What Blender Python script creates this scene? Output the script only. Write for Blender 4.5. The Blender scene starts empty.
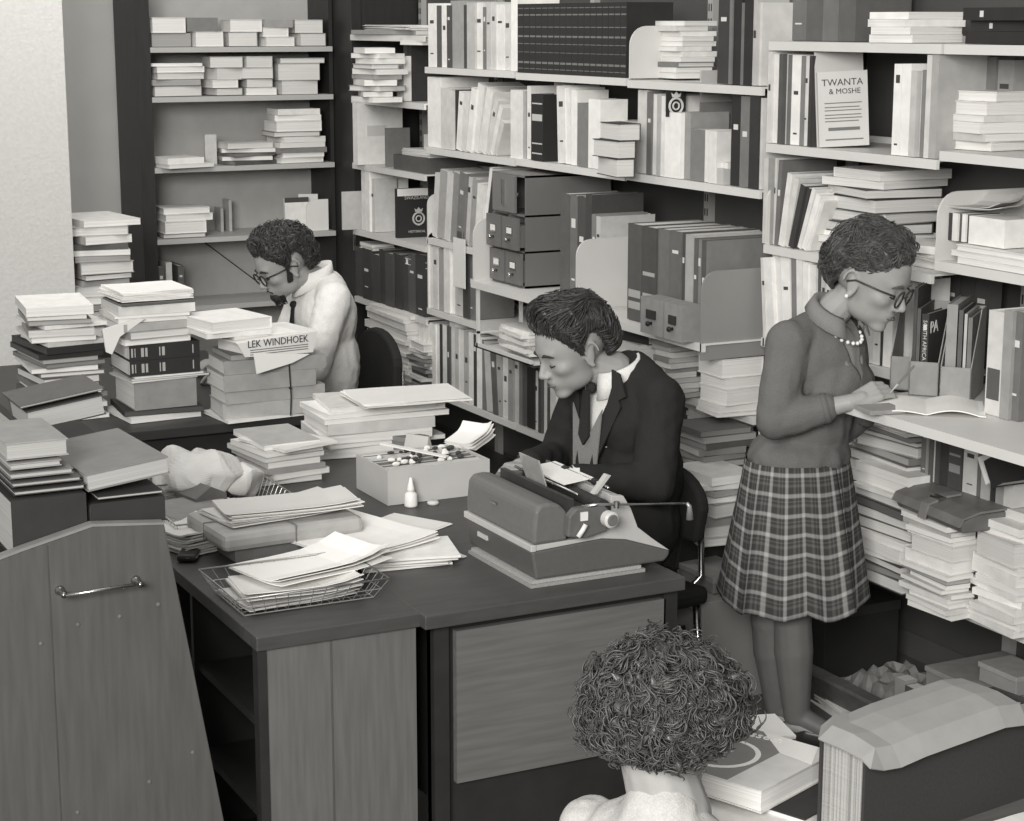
import bpy, math, random
import numpy as np
from math import sin, cos, tan, atan, atan2, pi, radians, sqrt, exp
from mathutils import Matrix, Vector, Euler, noise

SC = bpy.context.scene
# ---------------------------------------------------------------- camera
FPX, CAMH, PITCH, HEAD = 1900.0, 2.13, atan(388.5/1900.0), radians(26.86)
cam_d = bpy.data.cameras.new('camera'); cam = bpy.data.objects.new('camera', cam_d)
SC.collection.objects.link(cam); SC.camera = cam
cam_d.sensor_fit = 'HORIZONTAL'; cam_d.sensor_width = 36.0; cam_d.lens = FPX*36.0/1024.0
cam_d.clip_start = .05; cam_d.clip_end = 60
cam.location = (0, 0, CAMH); cam.rotation_euler = (pi/2-PITCH, 0, -HEAD)
# ---------------------------------------------------------------- light
SC.view_settings.view_transform = 'Standard'; SC.view_settings.look = 'None'
SC.view_settings.gamma = 1; SC.view_settings.use_curve_mapping = False
SC.view_settings.exposure = 0.14
wd = bpy.data.worlds.new('world'); SC.world = wd; wd.use_nodes = True
wd.node_tree.nodes['Background'].inputs[0].default_value = (1, .985, .955, 1)
wd.node_tree.nodes['Background'].inputs[1].default_value = .30
def area(name, loc, target, sx, sy, power):
    l = bpy.data.lights.new(name, 'AREA'); l.shape = 'RECTANGLE'; l.size = sx; l.size_y = sy
    l.energy = power; l.color = (1, .985, .95)
    o = bpy.data.objects.new(name, l); SC.collection.objects.link(o); o.location = loc
    o.rotation_euler = (Vector(target)-Vector(loc)).to_track_quat('-Z', 'Y').to_euler()
area('ceiling_light', (-2.4, -1.6, 3.5), (2.8, 5.6, .8), 3.2, 2.2, 620)
area('ceiling_light', (1.5, 4.6, 3.6), (2.4, 5.4, 0), 1.4, 2.4, 22)
area('ceiling_light', (2.1, 7.0, 3.5), (2.5, 8.9, .9), 1.6, 1.6, 34)
# ---------------------------------------------------------------- measuring
fw = (sin(HEAD), cos(HEAD)); rt = (cos(HEAD), -sin(HEAD))
def ray(u, v):
    x = (u-512)/FPX; y = -(v-410.5)/FPX
    f = cos(PITCH)+y*sin(PITCH); z = -sin(PITCH)+y*cos(PITCH)
    return (fw[0]*f+rt[0]*x, fw[1]*f+rt[1]*x, z)
def onz(u, v, z): r = ray(u, v); t = (z-CAMH)/r[2]; return Vector((r[0]*t, r[1]*t, z))
def onx(u, v, X): r = ray(u, v); t = X/r[0]; return Vector((X, r[1]*t, CAMH+r[2]*t))
def ony(u, v, Y): r = ray(u, v); t = Y/r[1]; return Vector((r[0]*t, Y, CAMH+r[2]*t))
def at(u, v, d):
    r = ray(u, v); f = r[0]*fw[0]+r[1]*fw[1]; t = d/f
    return Vector((r[0]*t, r[1]*t, CAMH+r[2]*t))
RND = random.Random(7)
# ---------------------------------------------------------------- materials
def lin(v):
    v = max(v, 46)/255.0
    return v/12.92 if v <= .04045 else ((v+.055)/1.055)**2.4
MC = {}
def mat(kind, tone=128, rough=.7, metal=0.0, var=.10, scale=30.0, bump=.0, stretch=None, spec=.3):
    key = (kind, tone, rough, metal, var, scale, bump, stretch)
    if key in MC: return MC[key]
    m = bpy.data.materials.new('%s_%d' % (kind, tone)); m.use_nodes = True
    nt = m.node_tree; N = nt.nodes; L = nt.links; b = N['Principled BSDF']
    a = lin(tone)
    tc = N.new('ShaderNodeTexCoord'); mp = N.new('ShaderNodeMapping')
    L.new(tc.outputs['Object'], mp.inputs['Vector'])
    if stretch: mp.inputs['Scale'].default_value = stretch
    nz = N.new('ShaderNodeTexNoise'); nz.inputs['Scale'].default_value = scale; nz.inputs['Detail'].default_value = 4
    L.new(mp.outputs[0], nz.inputs['Vector'])
    mr = N.new('ShaderNodeMapRange'); mr.inputs['From Min'].default_value = .25; mr.inputs['From Max'].default_value = .75
    mr.inputs['To Min'].default_value = a*(1-var); mr.inputs['To Max'].default_value = min(.92, a*(1+var))
    L.new(nz.outputs['Fac'], mr.inputs['Value'])
    cb = N.new('ShaderNodeCombineColor')
    L.new(mr.outputs[0], cb.inputs[0])
    for i, k in ((1, .985), (2, .955)):
        mm = N.new('ShaderNodeMath'); mm.operation = 'MULTIPLY'; mm.inputs[1].default_value = k
        L.new(mr.outputs[0], mm.inputs[0]); L.new(mm.outputs[0], cb.inputs[i])
    L.new(cb.outputs[0], b.inputs['Base Color'])
    b.inputs['Roughness'].default_value = rough; b.inputs['Metallic'].default_value = metal
    b.inputs['Specular IOR Level'].default_value = spec
    if bump:
        bp = N.new('ShaderNodeBump'); bp.inputs['Strength'].default_value = bump; bp.inputs['Distance'].default_value = .01
        L.new(nz.outputs['Fac'], bp.inputs['Height']); L.new(bp.outputs[0], b.inputs['Normal'])
    MC[key] = m; return m
def cover(t): return mat('book_cover', int(round(t/8.0)*8), .6, var=.10, scale=25)
def pages(t=205): return mat('page_edges', int(round(t/8.0)*8), .9, var=.22, scale=3, stretch=(1, 1, 260))
def paper(t=236): return mat('paper', int(round(t/6.0)*6), .85, var=.03, scale=12)
def wood(t, st=(1, 1, 1)): return mat('wood', int(t*.86), .45, var=.16, scale=14, stretch=st)
def steel(t): return mat('painted_steel', t, .45, var=.03, scale=8)
def cloth(t, sc=200): return mat('cloth', t, .95, var=.14, scale=sc, bump=.25, spec=.1)
CHROME = mat('chrome', 190, .25, 1.0)
# ---------------------------------------------------------------- mesh builder
class MB:
    def __init__(s): s.v = []; s.f = []; s.m = []
    def add(s, vs, fs, mi=0, M=None):
        o = len(s.v)
        s.v += [tuple(M @ Vector(p)) for p in vs] if M is not None else [tuple(p) for p in vs]
        s.f += [tuple(i+o for i in f) for f in fs]; s.m += [mi]*len(fs)
    def box(s, a, b, mi=0, M=None):
        x0, y0, z0 = a; x1, y1, z1 = b
        s.add([(x0,y0,z0),(x1,y0,z0),(x1,y1,z0),(x0,y1,z0),(x0,y0,z1),(x1,y0,z1),(x1,y1,z1),(x0,y1,z1)],
              [(0,3,2,1),(4,5,6,7),(0,1,5,4),(1,2,6,5),(2,3,7,6),(3,0,4,7)], mi, M)
    def prism(s, pts, ax, a, b, mi=0, M=None):     # pts in the two other axes
        n = len(pts)
        def q(p, t):
            if ax == 'x': return (t, p[0], p[1])
            if ax == 'y': return (p[0], t, p[1])
            return (p[0], p[1], t)
        vs = [q(p, a) for p in pts]+[q(p, b) for p in pts]
        fs = [tuple(range(n)), tuple(range(2*n-1, n-1, -1))]+[(i, i+n, (i+1) % n+n, (i+1) % n) for i in range(n)]
        s.add(vs, fs, mi, M)
    def tube(s, path, r, n=6, mi=0, M=None, closed=False):
        path = [Vector(p) for p in path]; k = len(path); rs = r if isinstance(r, (list, tuple)) else [r]*k
        vs = []; nrm = None
        for i, p in enumerate(path):
            if closed: t = path[(i+1) % k]-path[i-1]
            else: t = path[min(i+1, k-1)]-path[max(i-1, 0)]
            if t.length < 1e-9: t = Vector((0, 0, 1))
            t.normalize()
            if nrm is None: nrm = t.orthogonal().normalized()
            nrm = (nrm-t*nrm.dot(t))
            nrm = nrm.normalized() if nrm.length > 1e-6 else t.orthogonal().normalized()
            bn = t.cross(nrm)
            for j in range(n):
                a = 2*pi*j/n; vs.append(p+(nrm*cos(a)+bn*sin(a))*rs[i])
        fs = []
        for i in range(k if closed else k-1):
            for j in range(n):
                a = i*n+j; b = i*n+(j+1) % n; c = ((i+1) % k)*n+(j+1) % n; d = ((i+1) % k)*n+j
                fs.append((a, b, c, d))
        if not closed: fs += [tuple(range(n-1, -1, -1)), tuple(range((k-1)*n, k*n))]
        s.add(vs, fs, mi, M)
    def lathe(s, prof, n=16, mi=0, M=None, cap=True):   # prof (r,z)
        vs = []; fs = []
        for r, z in prof:
            for j in range(n): vs.append((r*cos(2*pi*j/n), r*sin(2*pi*j/n), z))
        k = len(prof)
        for i in range(k-1):
            for j in range(n): fs.append((i*n+j, i*n+(j+1) % n, (i+1)*n+(j+1) % n, (i+1)*n+j))
        if cap: fs += [tuple(range(n-1, -1, -1)), tuple(range((k-1)*n, k*n))]
        s.add(vs, fs, mi, M)
    def ell(s, c, r, M=None, R=None, n=14, mi=0):
        if not isinstance(r, (tuple, list)): r = (r, r, r)
        T = Matrix.Translation(c) @ (R.to_4x4() if R is not None else Matrix.Identity(4)) @ Matrix.Diagonal((*r, 1))
        if M is not None: T = M @ T
        pr = [(sin(pi*i/n), -cos(pi*i/n)) for i in range(1, n)]
        vs = [(0, 0, -1)]+[(a*cos(2*pi*j/n), a*sin(2*pi*j/n), z) for a, z in pr for j in range(n)]+[(0, 0, 1)]
        fs = [(0, 1+(j+1) % n, 1+j) for j in range(n)]
        for i in range(n-2):
            for j in range(n): fs.append((1+i*n+j, 1+i*n+(j+1) % n, 1+(i+1)*n+(j+1) % n, 1+(i+1)*n+j))
        e = len(vs)-1; b = 1+(n-2)*n
        fs += [(b+j, b+(j+1) % n, e) for j in range(n)]
        s.add(vs, fs, mi, T)
    def cap(s, p, r1, q, r2, n=12):
        p = Vector(p); q = Vector(q); s.ell(p, r1, n=n); s.ell(q, r2, n=n); s.tube([p, q], [r1, r2], n=n)
    def build(s, name, mats, parent=None, loc=None, rot=None, smooth=False, bevel=0):
        me = bpy.data.meshes.new(name); me.from_pydata(s.v, [], s.f)
        mats = mats if isinstance(mats, (list, tuple)) else [mats]
        for m in mats: me.materials.append(m)
        if len(mats) > 1: me.polygons.foreach_set('material_index', s.m)
        if smooth: me.polygons.foreach_set('use_smooth', [True]*len(me.polygons))
        me.update(); o = bpy.data.objects.new(name, me); SC.collection.objects.link(o)
        if parent is not None: o.parent = parent
        if loc is not None: o.location = loc
        if rot is not None: o.rotation_euler = rot
        if bevel:
            b = o.modifiers.new('bevel', 'BEVEL'); b.width = bevel; b.segments = 2; b.limit_method = 'ANGLE'
        return o
LABELS = {}
def tag(o, label, cat, group=None):
    o['label'] = label; o['category'] = cat
    if group: o['group'] = group
    LABELS.setdefault(label, []).append(o.name)
    if len(label.split()) > 16 or len(label.split()) < 4: print('LABEL LENGTH', label)
    return o
def thing(name, label, cat, loc=(0, 0, 0), rotz=0, group=None):
    o = bpy.data.objects.new(name, None); SC.collection.objects.link(o); o.location = loc
    o.rotation_euler = (0, 0, rotz); o.empty_display_size = .05
    return tag(o, label, cat, group)
def struct(o): o['kind'] = 'structure'; return o
TMPS = bpy.data.scenes.new('workshop')
def evmesh(o, extra=()):
    for q in (o, *extra): TMPS.collection.objects.link(q)
    vl = TMPS.view_layers[0]; vl.update(); dg = vl.depsgraph; dg.update()
    me = bpy.data.meshes.new_from_object(o.evaluated_get(dg), depsgraph=dg)
    for q in (o, *extra): TMPS.collection.objects.unlink(q)
    return me
def text_mesh(body, size, parent, loc, rot, m, name='lettering', depth=.0006, sx=1.0):
    c = bpy.data.curves.new('t', 'FONT'); c.body = body; c.size = size; c.extrude = depth
    c.align_x = 'CENTER'; c.align_y = 'CENTER'; c.resolution_u = 2
    t = bpy.data.objects.new('t', c); me = evmesh(t)
    bpy.data.objects.remove(t); me.materials.clear(); me.materials.append(m)
    o = bpy.data.objects.new(name, me); SC.collection.objects.link(o); o.parent = parent
    o.location = loc; o.rotation_euler = rot; o.scale = (sx, 1, 1); return o
ORD = 'zeroth first second third fourth fifth sixth seventh eighth ninth tenth eleventh twelfth thirteenth fourteenth fifteenth sixteenth seventeenth eighteenth nineteenth twentieth twenty-first twenty-second twenty-third twenty-fourth twenty-fifth twenty-sixth'.split()
def tw(t): return 'white' if t >= 215 else 'pale' if t >= 175 else 'mid-grey' if t >= 115 else 'dark-grey' if t >= 72 else 'black'
def kw(t): return 'thick' if t > .045 else 'thin' if t < .016 else ''
# ---------------------------------------------------------------- books
def book(t, lx, ly, tone, M, side='-x', soft=False, pt=205, deco=None, name=None, lift=0):
    """a book lying at its base centre: lx, ly footprint, t thickness; side = where the spine is"""
    name = name or ('pamphlet' if t < .012 else 'book')
    b = MB(); bt = .0012 if soft else min(.0028, t*.16); ins = 0.0008 if soft else .0035
    x0, x1, y0, y1 = -lx/2, lx/2, -ly/2, ly/2
    b.box((x0, y0, 0), (x1, y1, bt)); b.box((x0, y0, t-bt), (x1, y1, t))
    sp = {'-x': ((x0, y0, bt), (x0+bt, y1, t-bt)), '+x': ((x1-bt, y0, bt), (x1, y1, t-bt)),
          '-y': ((x0, y0, bt), (x1, y0+bt, t-bt)), '+y': ((x0, y1-bt, bt), (x1, y1, t-bt))}[side]
    b.box(*sp)
    mats = [cover(tone)]
    if deco and side == '-x':
        mats.append(paper(deco[0]))
        for (a, c) in deco[1]:       # bands across the spine
            b.box((x0-.0006, y0+ly*a, t*.08), (x0, y0+ly*c, t*.92), 1)
    if not soft and deco is None and t > .018 and side == '-x' and RND.random() < .55:
        mats.append(paper(215 if tone < 150 else 70))
        a = RND.uniform(.55, .8); b.box((x0-.0005, y0+ly*a, t*.25), (x0, y0+ly*(a+RND.uniform(.03, .09)), t*.75), 1)
        if RND.random() < .5: a = RND.uniform(.1, .3); b.box((x0-.0005, y0+ly*a, t*.3), (x0, y0+ly*(a+.02), t*.7), 1)
    o = b.build(name, mats); o.matrix_world = M
    p = MB(); X0 = x0+(bt if side == '-x' else ins); X1 = x1-(bt if side == '+x' else ins)
    Y0 = y0+(bt if side == '-y' else ins); Y1 = y1-(bt if side == '+y' else ins)
    p.box((X0, Y0, bt), (X1, Y1, t-bt)); c = p.build('page_block', pages(pt), o)
    return o
def T(x, y, z): return Matrix.Translation((x, y, z))
def Rz(a): return Matrix.Rotation(a, 4, 'Z')
def Rx(a): return Matrix.Rotation(a, 4, 'X')
def Ry(a): return Matrix.Rotation(a, 4, 'Y')
def row(where, X0, z, items, depth=.21, group=None, soft=.4):
    """upright books on a shelf. item = (u0, u1, top, tone [, lean_deg [, depth [, opts]]]); top: pixel row or, if < 5, metres"""
    n = 0; group = group or 'upright books '+where
    for it in items:
        n += 1
        u0, u1, top, tone = it[:4]; lean = it[4] if len(it) > 4 and it[4] else 0
        d = it[5] if len(it) > 5 and it[5] else depth*RND.uniform(.9, 1.05); op = it[6] if len(it) > 6 else {}
        vb = 400
        X = X0+op.get('dx', RND.uniform(.003, .022))
        # base row from shelf height: two passes
        def yy(u):
            v = 300.
            for _ in range(4):
                p = onx(u, v, X); 
                # pixel row of shelf height at that y
                f = X*fw[0]+p.y*fw[1]; zz = z-CAMH; dd = f*cos(PITCH)-zz*sin(PITCH); v = 410.5-FPX*(f*sin(PITCH)+zz*cos(PITCH))/dd
            return onx(u, v, X).y
        Ya, Yb = yy(u0), yy(u1)
        h = top if top < 5 else onx(u0, top, X).z-z
        th = max(.004, (Ya-Yb)-.0012); h = max(.08, min(h, .42))
        if lean: th = max(.004, th*cos(radians(lean)))
        M = T(X+d/2, Yb+(Ya-Yb)/2, z+.001) @ (T(0, 0, abs(sin(radians(lean)))*th/2) @ Rx(radians(lean))) @ T(0, 0, h/2) @ Rx(pi/2) @ T(0, 0, -th/2)
        sf = op.get('soft', RND.random() < soft)
        o = book(th, d, h, tone, M, soft=sf, deco=op.get('deco'), pt=op.get('pt', 205), name=op.get('name'))
        lab = op.get('label') or ' '.join(x for x in (tw(tone), kw(th), 'leaning' if abs(lean) > 3 else 'upright', 'pamphlet' if th < .012 else 'book') if x)+', %s %s' % ('leftmost' if n == 1 else ORD[n]+' from left', where)
        tag(o, lab, op.get('cat', 'pamphlet' if th < .012 else 'book'), group)
        if 'fn' in op: op['fn'](o, th, d, h)
def fill(u0, u1, top, tones, leans=None):
    w = [RND.uniform(.7, 1.3) for _ in tones]; s = sum(w); u = u0; r = []
    ta, tb = top if isinstance(top, tuple) else (top, top)
    for k, (t, ww) in enumerate(zip(tones, w)):
        un = u+(u1-u0)*ww/s; m = ta+(tb-ta)*(k+.5)/len(tones)
        r.append((u, un, m+RND.uniform(-1, 1)*(3 if m > 5 else .012), t+RND.uniform(-8, 8), leans or 0)); u = un
    return r
def stack(where, P, lx, ly, H, spec, jit=4, jp=.008, rot=0, group=None, labels=None):
    """pile with its near-left-bottom corner at P (lowest x and y), total height H.
       spec 'b200:2' tone:weight; b pages to the viewer, s spine to -x, e spine to -y, m magazine, p sheets of paper"""
    it = []; nkw = len(where.split())
    for tk in spec.split():
        w = 1.0
        if ':' in tk: tk, w = tk.split(':'); w = float(w)
        it.append((tk[0], float(tk[1:]), w*RND.uniform(.88, 1.12)))
    s = sum(i[2] for i in it); z = P[2]+.0008; n = len(it); group = group or 'pile '+where
    cx, cy = P[0]+lx/2, P[1]+ly/2
    for k, (kd, tone, w) in enumerate(it):
        t = H*w/s-.0006; fx, fy = RND.uniform(.80, 1.0), RND.uniform(.80, 1.0)
        a = radians(RND.uniform(-jit-3, jit+3))+rot
        c = Vector((cx, cy, 0))
        jp_ = jp+.003; ox = -lx*(1-fx)/2*RND.choice((1, 1, .3))+RND.uniform(-jp_, jp_); oy = -ly*(1-fy)/2+RND.uniform(-jp, jp)
        M = T(c.x, c.y, z) @ Rz(a) @ T(ox, oy, 0)
        side = {'b': '+x', 's': '-x', 'e': '-y', 'm': RND.choice(['-x', '+x', '-y', '+y']), 'p': '+x'}[kd]
        pos = 'topmost' if k == n-1 else 'lowest' if k == 0 else ORD[k+1]+' up'
        if kd == 'p':
            o = sheets(M, lx*fx, ly*fy, t, tone); nm = 'sheaf of papers'; cat = 'papers'
        else:
            o = book(t, lx*fx, ly*fy, tone, M, side, soft=(kd == 'm'), pt=min(225, tone+40) if kd == 'm' else 205 if tone < 215 else 222, name='magazine' if kd == 'm' else None)
            nm = 'magazine' if kd == 'm' else 'pamphlet' if t < .012 else 'book'; cat = nm
        lab = ' '.join(x for x in (tw(tone), kw(t), nm) if x)+', %s in the pile %s' % (pos, where)
        if labels and k in labels: lab = labels[k]
        tag(o, lab, cat, group); z += t+.0006
    return z
def sheets(M, lx, ly, t, tone=236, name='papers', curl=0, parent=None):
    """a sheaf: several slightly turned sheets in one mesh"""
    b = MB(); n = max(2, min(9, int(t/.0022))); dz = t/n
    for k in range(n):
        a = radians(RND.uniform(-3, 3)) if n > 2 else 0; ox, oy = RND.uniform(-.006, .006), RND.uniform(-.006, .006)
        R = Rz(a); N = 6; vs = []
        for i in range(N+1):
            for j in range(N+1):
                x = (i/N-.5)*lx; y = (j/N-.5)*ly
                c = curl*((max(0, i/N-.6)/.4)**2+(max(0, .35-j/N)/.35)**2*.7)*(k+1)/n
                vs.append(R @ Vector((x+ox, y+oy, k*dz+c+sin(i*1.3+k)*.0006)))
        top = len(vs); vs += [v+Vector((0, 0, dz*.82)) for v in vs]
        fs = []
        for i in range(N):
            for j in range(N):
                q = i*(N+1)+j; fs.append((q, q+1, q+N+2, q+N+1)); fs.append((top+q, top+q+N+1, top+q+N+2, top+q+1))
        for i in range(N):
            q = i*(N+1); fs.append((q, q+N+1, top+q+N+1, top+q)); q += N; fs.append((q, top+q, top+q+N+1, q+N+1))
            q = i; fs.append((q, top+q, top+q+1, q+1)); q += N*(N+1); fs.append((q, q+1, top+q+1, top+q))
        b.add(vs, fs, k % 2)
    o = b.build(name, [paper(tone), paper(tone-14)], parent)
    if parent is None: o.matrix_world = M
    return o
def px_stack(where, u, v, z, ul, ur, vt, spec, **k):
    c = onz(u, v, z); r = ray(ul, v-5); ly = abs(c.x*r[1]/r[0]-c.y); r = ray(ur, v-5); lx = abs(c.y*r[0]/r[1]-c.x)
    g = ray(u, vt); d = sqrt(c.x**2+c.y**2); H = CAMH+g[2]*d/sqrt(g[0]**2+g[1]**2)-z
    return stack(where, c, lx, ly, H, spec, **k), c, lx, ly, H
# ================================================================ SETTING
b = MB(); b.box((-3, -1, -.1), (4.3, 10, 0)); struct(b.build('floor', mat('floor_linoleum', 92, .5, var=.12, scale=6)))
b = MB(); b.box((4.02, -1, 0), (4.12, 9.6, 3.4)); struct(b.build('wall_right', mat('painted_wall', 84, .9, var=.05, scale=8)))
b = MB(); b.box((-3, 9.5, 0), (4.12, 9.6, 3.4)); struct(b.build('wall_back', mat('painted_wall', 205, .9, var=.04, scale=6)))
b = MB(); b.box((1.05, 7.95, 0), (1.955, 8.3, 3.4)); struct(b.build('wall_pillar', mat('rough_plaster', 196, .95, var=.05, scale=70, bump=.25)))
BAY = {'A': (7.99, 8.88), 'B': (7.08, 7.99), 'C': (6.17, 7.08), 'D': (5.28, 6.17), 'E': (4.38, 5.26), 'F': (3.48, 4.38)}
BN = {'A': 'corner bay', 'B': 'bay left of the file drawers', 'C': 'file drawer bay', 'D': 'bay behind the suited man',
      'E': 'bay behind the standing woman', 'F': 'far right bay'}
SW = 215
def plate(parent, X0, X1, Y, z, h, tone=SW, r=.05, name='end_plate'):
    """rounded pressed-steel end plate standing across the shelf"""
    pts = [(X0, z), (X1, z), (X1, z+h)]
    for k in range(7):
        a = pi/2+k*pi/12; pts.append((X0+r+r*cos(a), z+h-r+r*sin(a)))
    m = MB(); m.prism([(p[0], p[1]) for p in pts], 'y', Y-.004, Y+.004, 0)
    return m.build(name, steel(tone), parent)
def bay(k, shelves, zmax=2.45):
    y0, y1 = BAY[k]
    t = thing('shelving_bay', {'A': 'cantilever steel shelving bay in the far corner, holding dark bound volumes',
        'B': 'tall steel shelving bay of pale leaning booklets, left of the file drawers',
        'C': 'steel shelving bay with encyclopaedias on top and the file drawer cabinet',
        'D': 'steel shelving bay with round-cornered plates behind the suited man',
        'E': 'steel shelving bay behind the standing woman with a displayed booklet',
        'F': 'steel shelving bay at far right where the woman leans'}[k], 'shelving', (3.6, y0, 0), 0, 'steel shelving bays along the right wall')
    for (z, X0, X1) in shelves:
        m = MB(); m.box((X0-3.6, .006, z-.028), (X0-3.6+.012, y1-y0-.006, z)); m.box((X0-3.6+.012, .006, z-.006), (X1-3.6, y1-y0-.006, z))
        m.box((X1-3.6-.01, .006, z-.006), (X1-3.6, y1-y0-.006, z+.02)); m.build('shelf', steel(SW), t)
    # slotted uprights at the back
    for yy in ((0,) if k != 'A' else (0, y1-y0)):
        yc = yy+.019 if yy == 0 else yy-.019; m = MB(); m.box((.372, yc-.018, .0), (.40, yc+.018, zmax))
        for i in range(38):
            zz = .3+i*.055; m.box((.3705, yc-.011, zz), (.372, yc-.005, zz+.028), 1); m.box((.3705, yc+.005, zz), (.372, yc+.011, zz+.028), 1)
        m.build('upright', [steel(165), steel(60)], t)
    m = MB(); m.box((.40, .001, .1), (.415, y1-y0-.001, zmax)); m.build('back_panel', steel(80), t)
    if k not in 'EF': m = MB(); m.box((.02, .002, 0), (.37, y1-y0-.002, .1)); m.build('plinth', steel(70), t)
    return t
S = 3.968
bA = bay('A', [(2.07, 3.6, S), (1.765, 3.6, S), (1.442, 3.6, S), (1.113, 3.6, S), (.772, 3.6, S), (.45, 3.6, S)])
bB = bay('B', [(1.931, 3.6, S), (1.57, 3.6, S), (1.157, 3.6, S), (.83, 3.6, S), (.448, 3.6, S)])
bC = bay('C', [(1.926, 3.6, S), (1.575, 3.6, S), (1.078, 3.39, S), (.835, 3.6, S), (.448, 3.6, S)])
bD = bay('D', [(1.92, 3.6, S), (1.58, 3.6, S), (1.078, 3.39, S), (.81, 3.6, S), (.448, 3.6, S)])
bE = bay('E', [(2.068, 3.6, S), (1.738, 3.6, S), (1.404, 3.6, S), (1.09, 3.6, S), (.783, 3.6, S), (.44, 3.6, S)])
bF = bay('F', [(2.068, 3.6, S), (1.765, 3.6, S), (1.447, 3.6, S), (1.063, 3.25, S), (.783, 3.6, S), (.44, 3.6, S)])
# round-cornered plates
def pl(parent, X0, X1, Y, z, h, tone=SW, r=.05): 
    return plate(parent, X0-3.6, X1-3.6, Y-parent.location.y, z, h, tone, r)
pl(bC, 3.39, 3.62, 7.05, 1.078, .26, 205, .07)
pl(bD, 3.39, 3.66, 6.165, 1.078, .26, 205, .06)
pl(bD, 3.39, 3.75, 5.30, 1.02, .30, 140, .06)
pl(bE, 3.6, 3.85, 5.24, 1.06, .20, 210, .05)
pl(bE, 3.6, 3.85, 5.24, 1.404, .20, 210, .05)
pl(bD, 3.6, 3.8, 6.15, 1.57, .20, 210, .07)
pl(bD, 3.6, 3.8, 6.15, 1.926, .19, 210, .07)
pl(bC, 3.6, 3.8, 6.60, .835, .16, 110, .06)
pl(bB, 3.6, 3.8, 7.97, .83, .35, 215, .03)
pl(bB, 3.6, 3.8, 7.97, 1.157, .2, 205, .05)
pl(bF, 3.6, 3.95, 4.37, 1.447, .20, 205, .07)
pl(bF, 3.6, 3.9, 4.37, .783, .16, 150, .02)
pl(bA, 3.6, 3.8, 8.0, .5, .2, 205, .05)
# ---- back-wall bookcase
bx0, bx1, by = 2.655, 3.595, 9.1
t = thing('wooden_bookcase', 'dark-framed bookcase on the back wall beyond the bearded man', 'bookcase', (bx0, by, 0))
m = MB(); m.box((-.07, 0, 0), (0, .38, 2.5)); m.build('side_panel', wood(62, (3, 3, .4)), t)
m = MB(); m.box((bx1-bx0, 0.05, 0), (bx1-bx0+.02, .38, 2.5)); m.build('side_panel', wood(50, (3, 3, .4)), t)
m = MB(); m.box((0, .34, 0), (bx1-bx0, .37, 2.5)); m.build('back_panel', mat('back_board', 172, .8, var=.08, scale=10), t)
for z in (2.01, 1.772, 1.43, 1.08, .74, .4):
    m = MB(); m.box((0, 0, z-.025), (bx1-bx0, .34, z)); m.build('shelf', steel(178), t)
m = MB(); m.tube([(.33, .335, 1.03), (.62, .335, .8), (.72, .335, .72)], .003, 5); m.build('cord', mat('black_cord', 55), t)
# added black post standing in for the dark gap between bookcase and corner bay
t = thing('gap_filler', 'black panel standing in for dark gap between back bookcase and corner shelving', 'door', (3.62, 8.9, 0))
m = MB(); m.box((0, 0, 0), (.05, .5, 2.5)); m.build('panel', wood(44, (3, 3, .4)), t)
m = MB(); m.box((.0, .0, 1.0), (-.012, -.01, 1.1)); m.build('handle', CHROME, t)  # fitting on the added gap post
m = MB(); m.box((.05, 8.91-8.9, 0), (.36, .03, 2.5)); m.build('side_board', wood(44, (3, 3, .4)), t)
# ================================================================ RIGHT WALL ROWS
W = 'on the %s shelf of the %s'
wh = lambda s, k: 'on %s shelf, %s' % (s, {'A': 'corner bay', 'B': 'pale booklet bay', 'C': 'encyclopaedia bay', 'D': 'emblem card bay', 'E': 'displayed booklet bay', 'F': 'far right bay'}[k])
row(wh('top', 'B'), 3.6, 1.931, [(428.5,436,.28,232,0),(436,442,.27,90,0),(442,447,.27,235),(447,451,.27,80),(451,464,.29,160),(464,467,.27,70),(467,475,.28,185),(475,483,.28,228),(483,486,.26,120),(486,491,.28,190),(491,496,.28,200),(496,504,.27,222),(504,511,.27,212),(511,517.5,.29,240)])
bands = (120, [(.06,.07),(.14,.17),(.30,.308),(.42,.43),(.52,.545),(.66,.672),(.83,.85),(.93,.94)])
us = [517.5+i*(626-517.5)/18 for i in range(19)]
row('in dark encyclopaedia set', 3.6, 1.926, [(us[i], us[i+1], .275, 44, 0, .2, dict(dx=.006, soft=False, deco=bands, label='black bound encyclopaedia volume with light spine bands, %s from the left' % ORD[i+1])) for i in range(18)], group='dark encyclopaedia volumes with light spine bands')
px_stack('of pale magazines, emblem card bay top', 678, 79, 1.926, 634, 716, 21, 'm200 m228 s120 m235 m232 m225 m238 m230 m236 m210 m238', jit=3)
row(wh('top', 'D'), 3.6, 1.922, [(717,728,.28,62,0),(728,731,.28,120),(731,740,.28,50),(740,743,.27,110),(743,751,.28,48),(751,756,.28,185),(756,761,.27,205)])
row(wh('second', 'B'), 3.6, 1.571, [(428,441,77,240,0,.24),(441,447,88,212),(447,453,90,205),(453,456,90,60),(456,461,92,230,8),(461,466,92,215,10),(466,471,88,235,12),(471,478,84,222,14),(478,485,88,228,18),(485,489,96,205,22),(489,493,102,225,26),(493,497,118,200,28),(510.5,521,90,228,0),(521,526,91,170,0)], soft=.7)
row(wh('second', 'C'), 3.6, 1.576, [(527,531,86,225,0),(531,543,94,38,0,.2,dict(soft=False,deco=(190,[(.1,.12),(.25,.27),(.6,.7),(.85,.87)]),label='big black book with cover showing, encyclopaedia bay second shelf'))
    ,(558,566,86,222,-3,.16),(566,571,88,232,-3,.16),(571,577,90,236,0,.14),(577,588,103,130,0,.12),(588,600,99,238,0,.12)], soft=.5)
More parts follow.
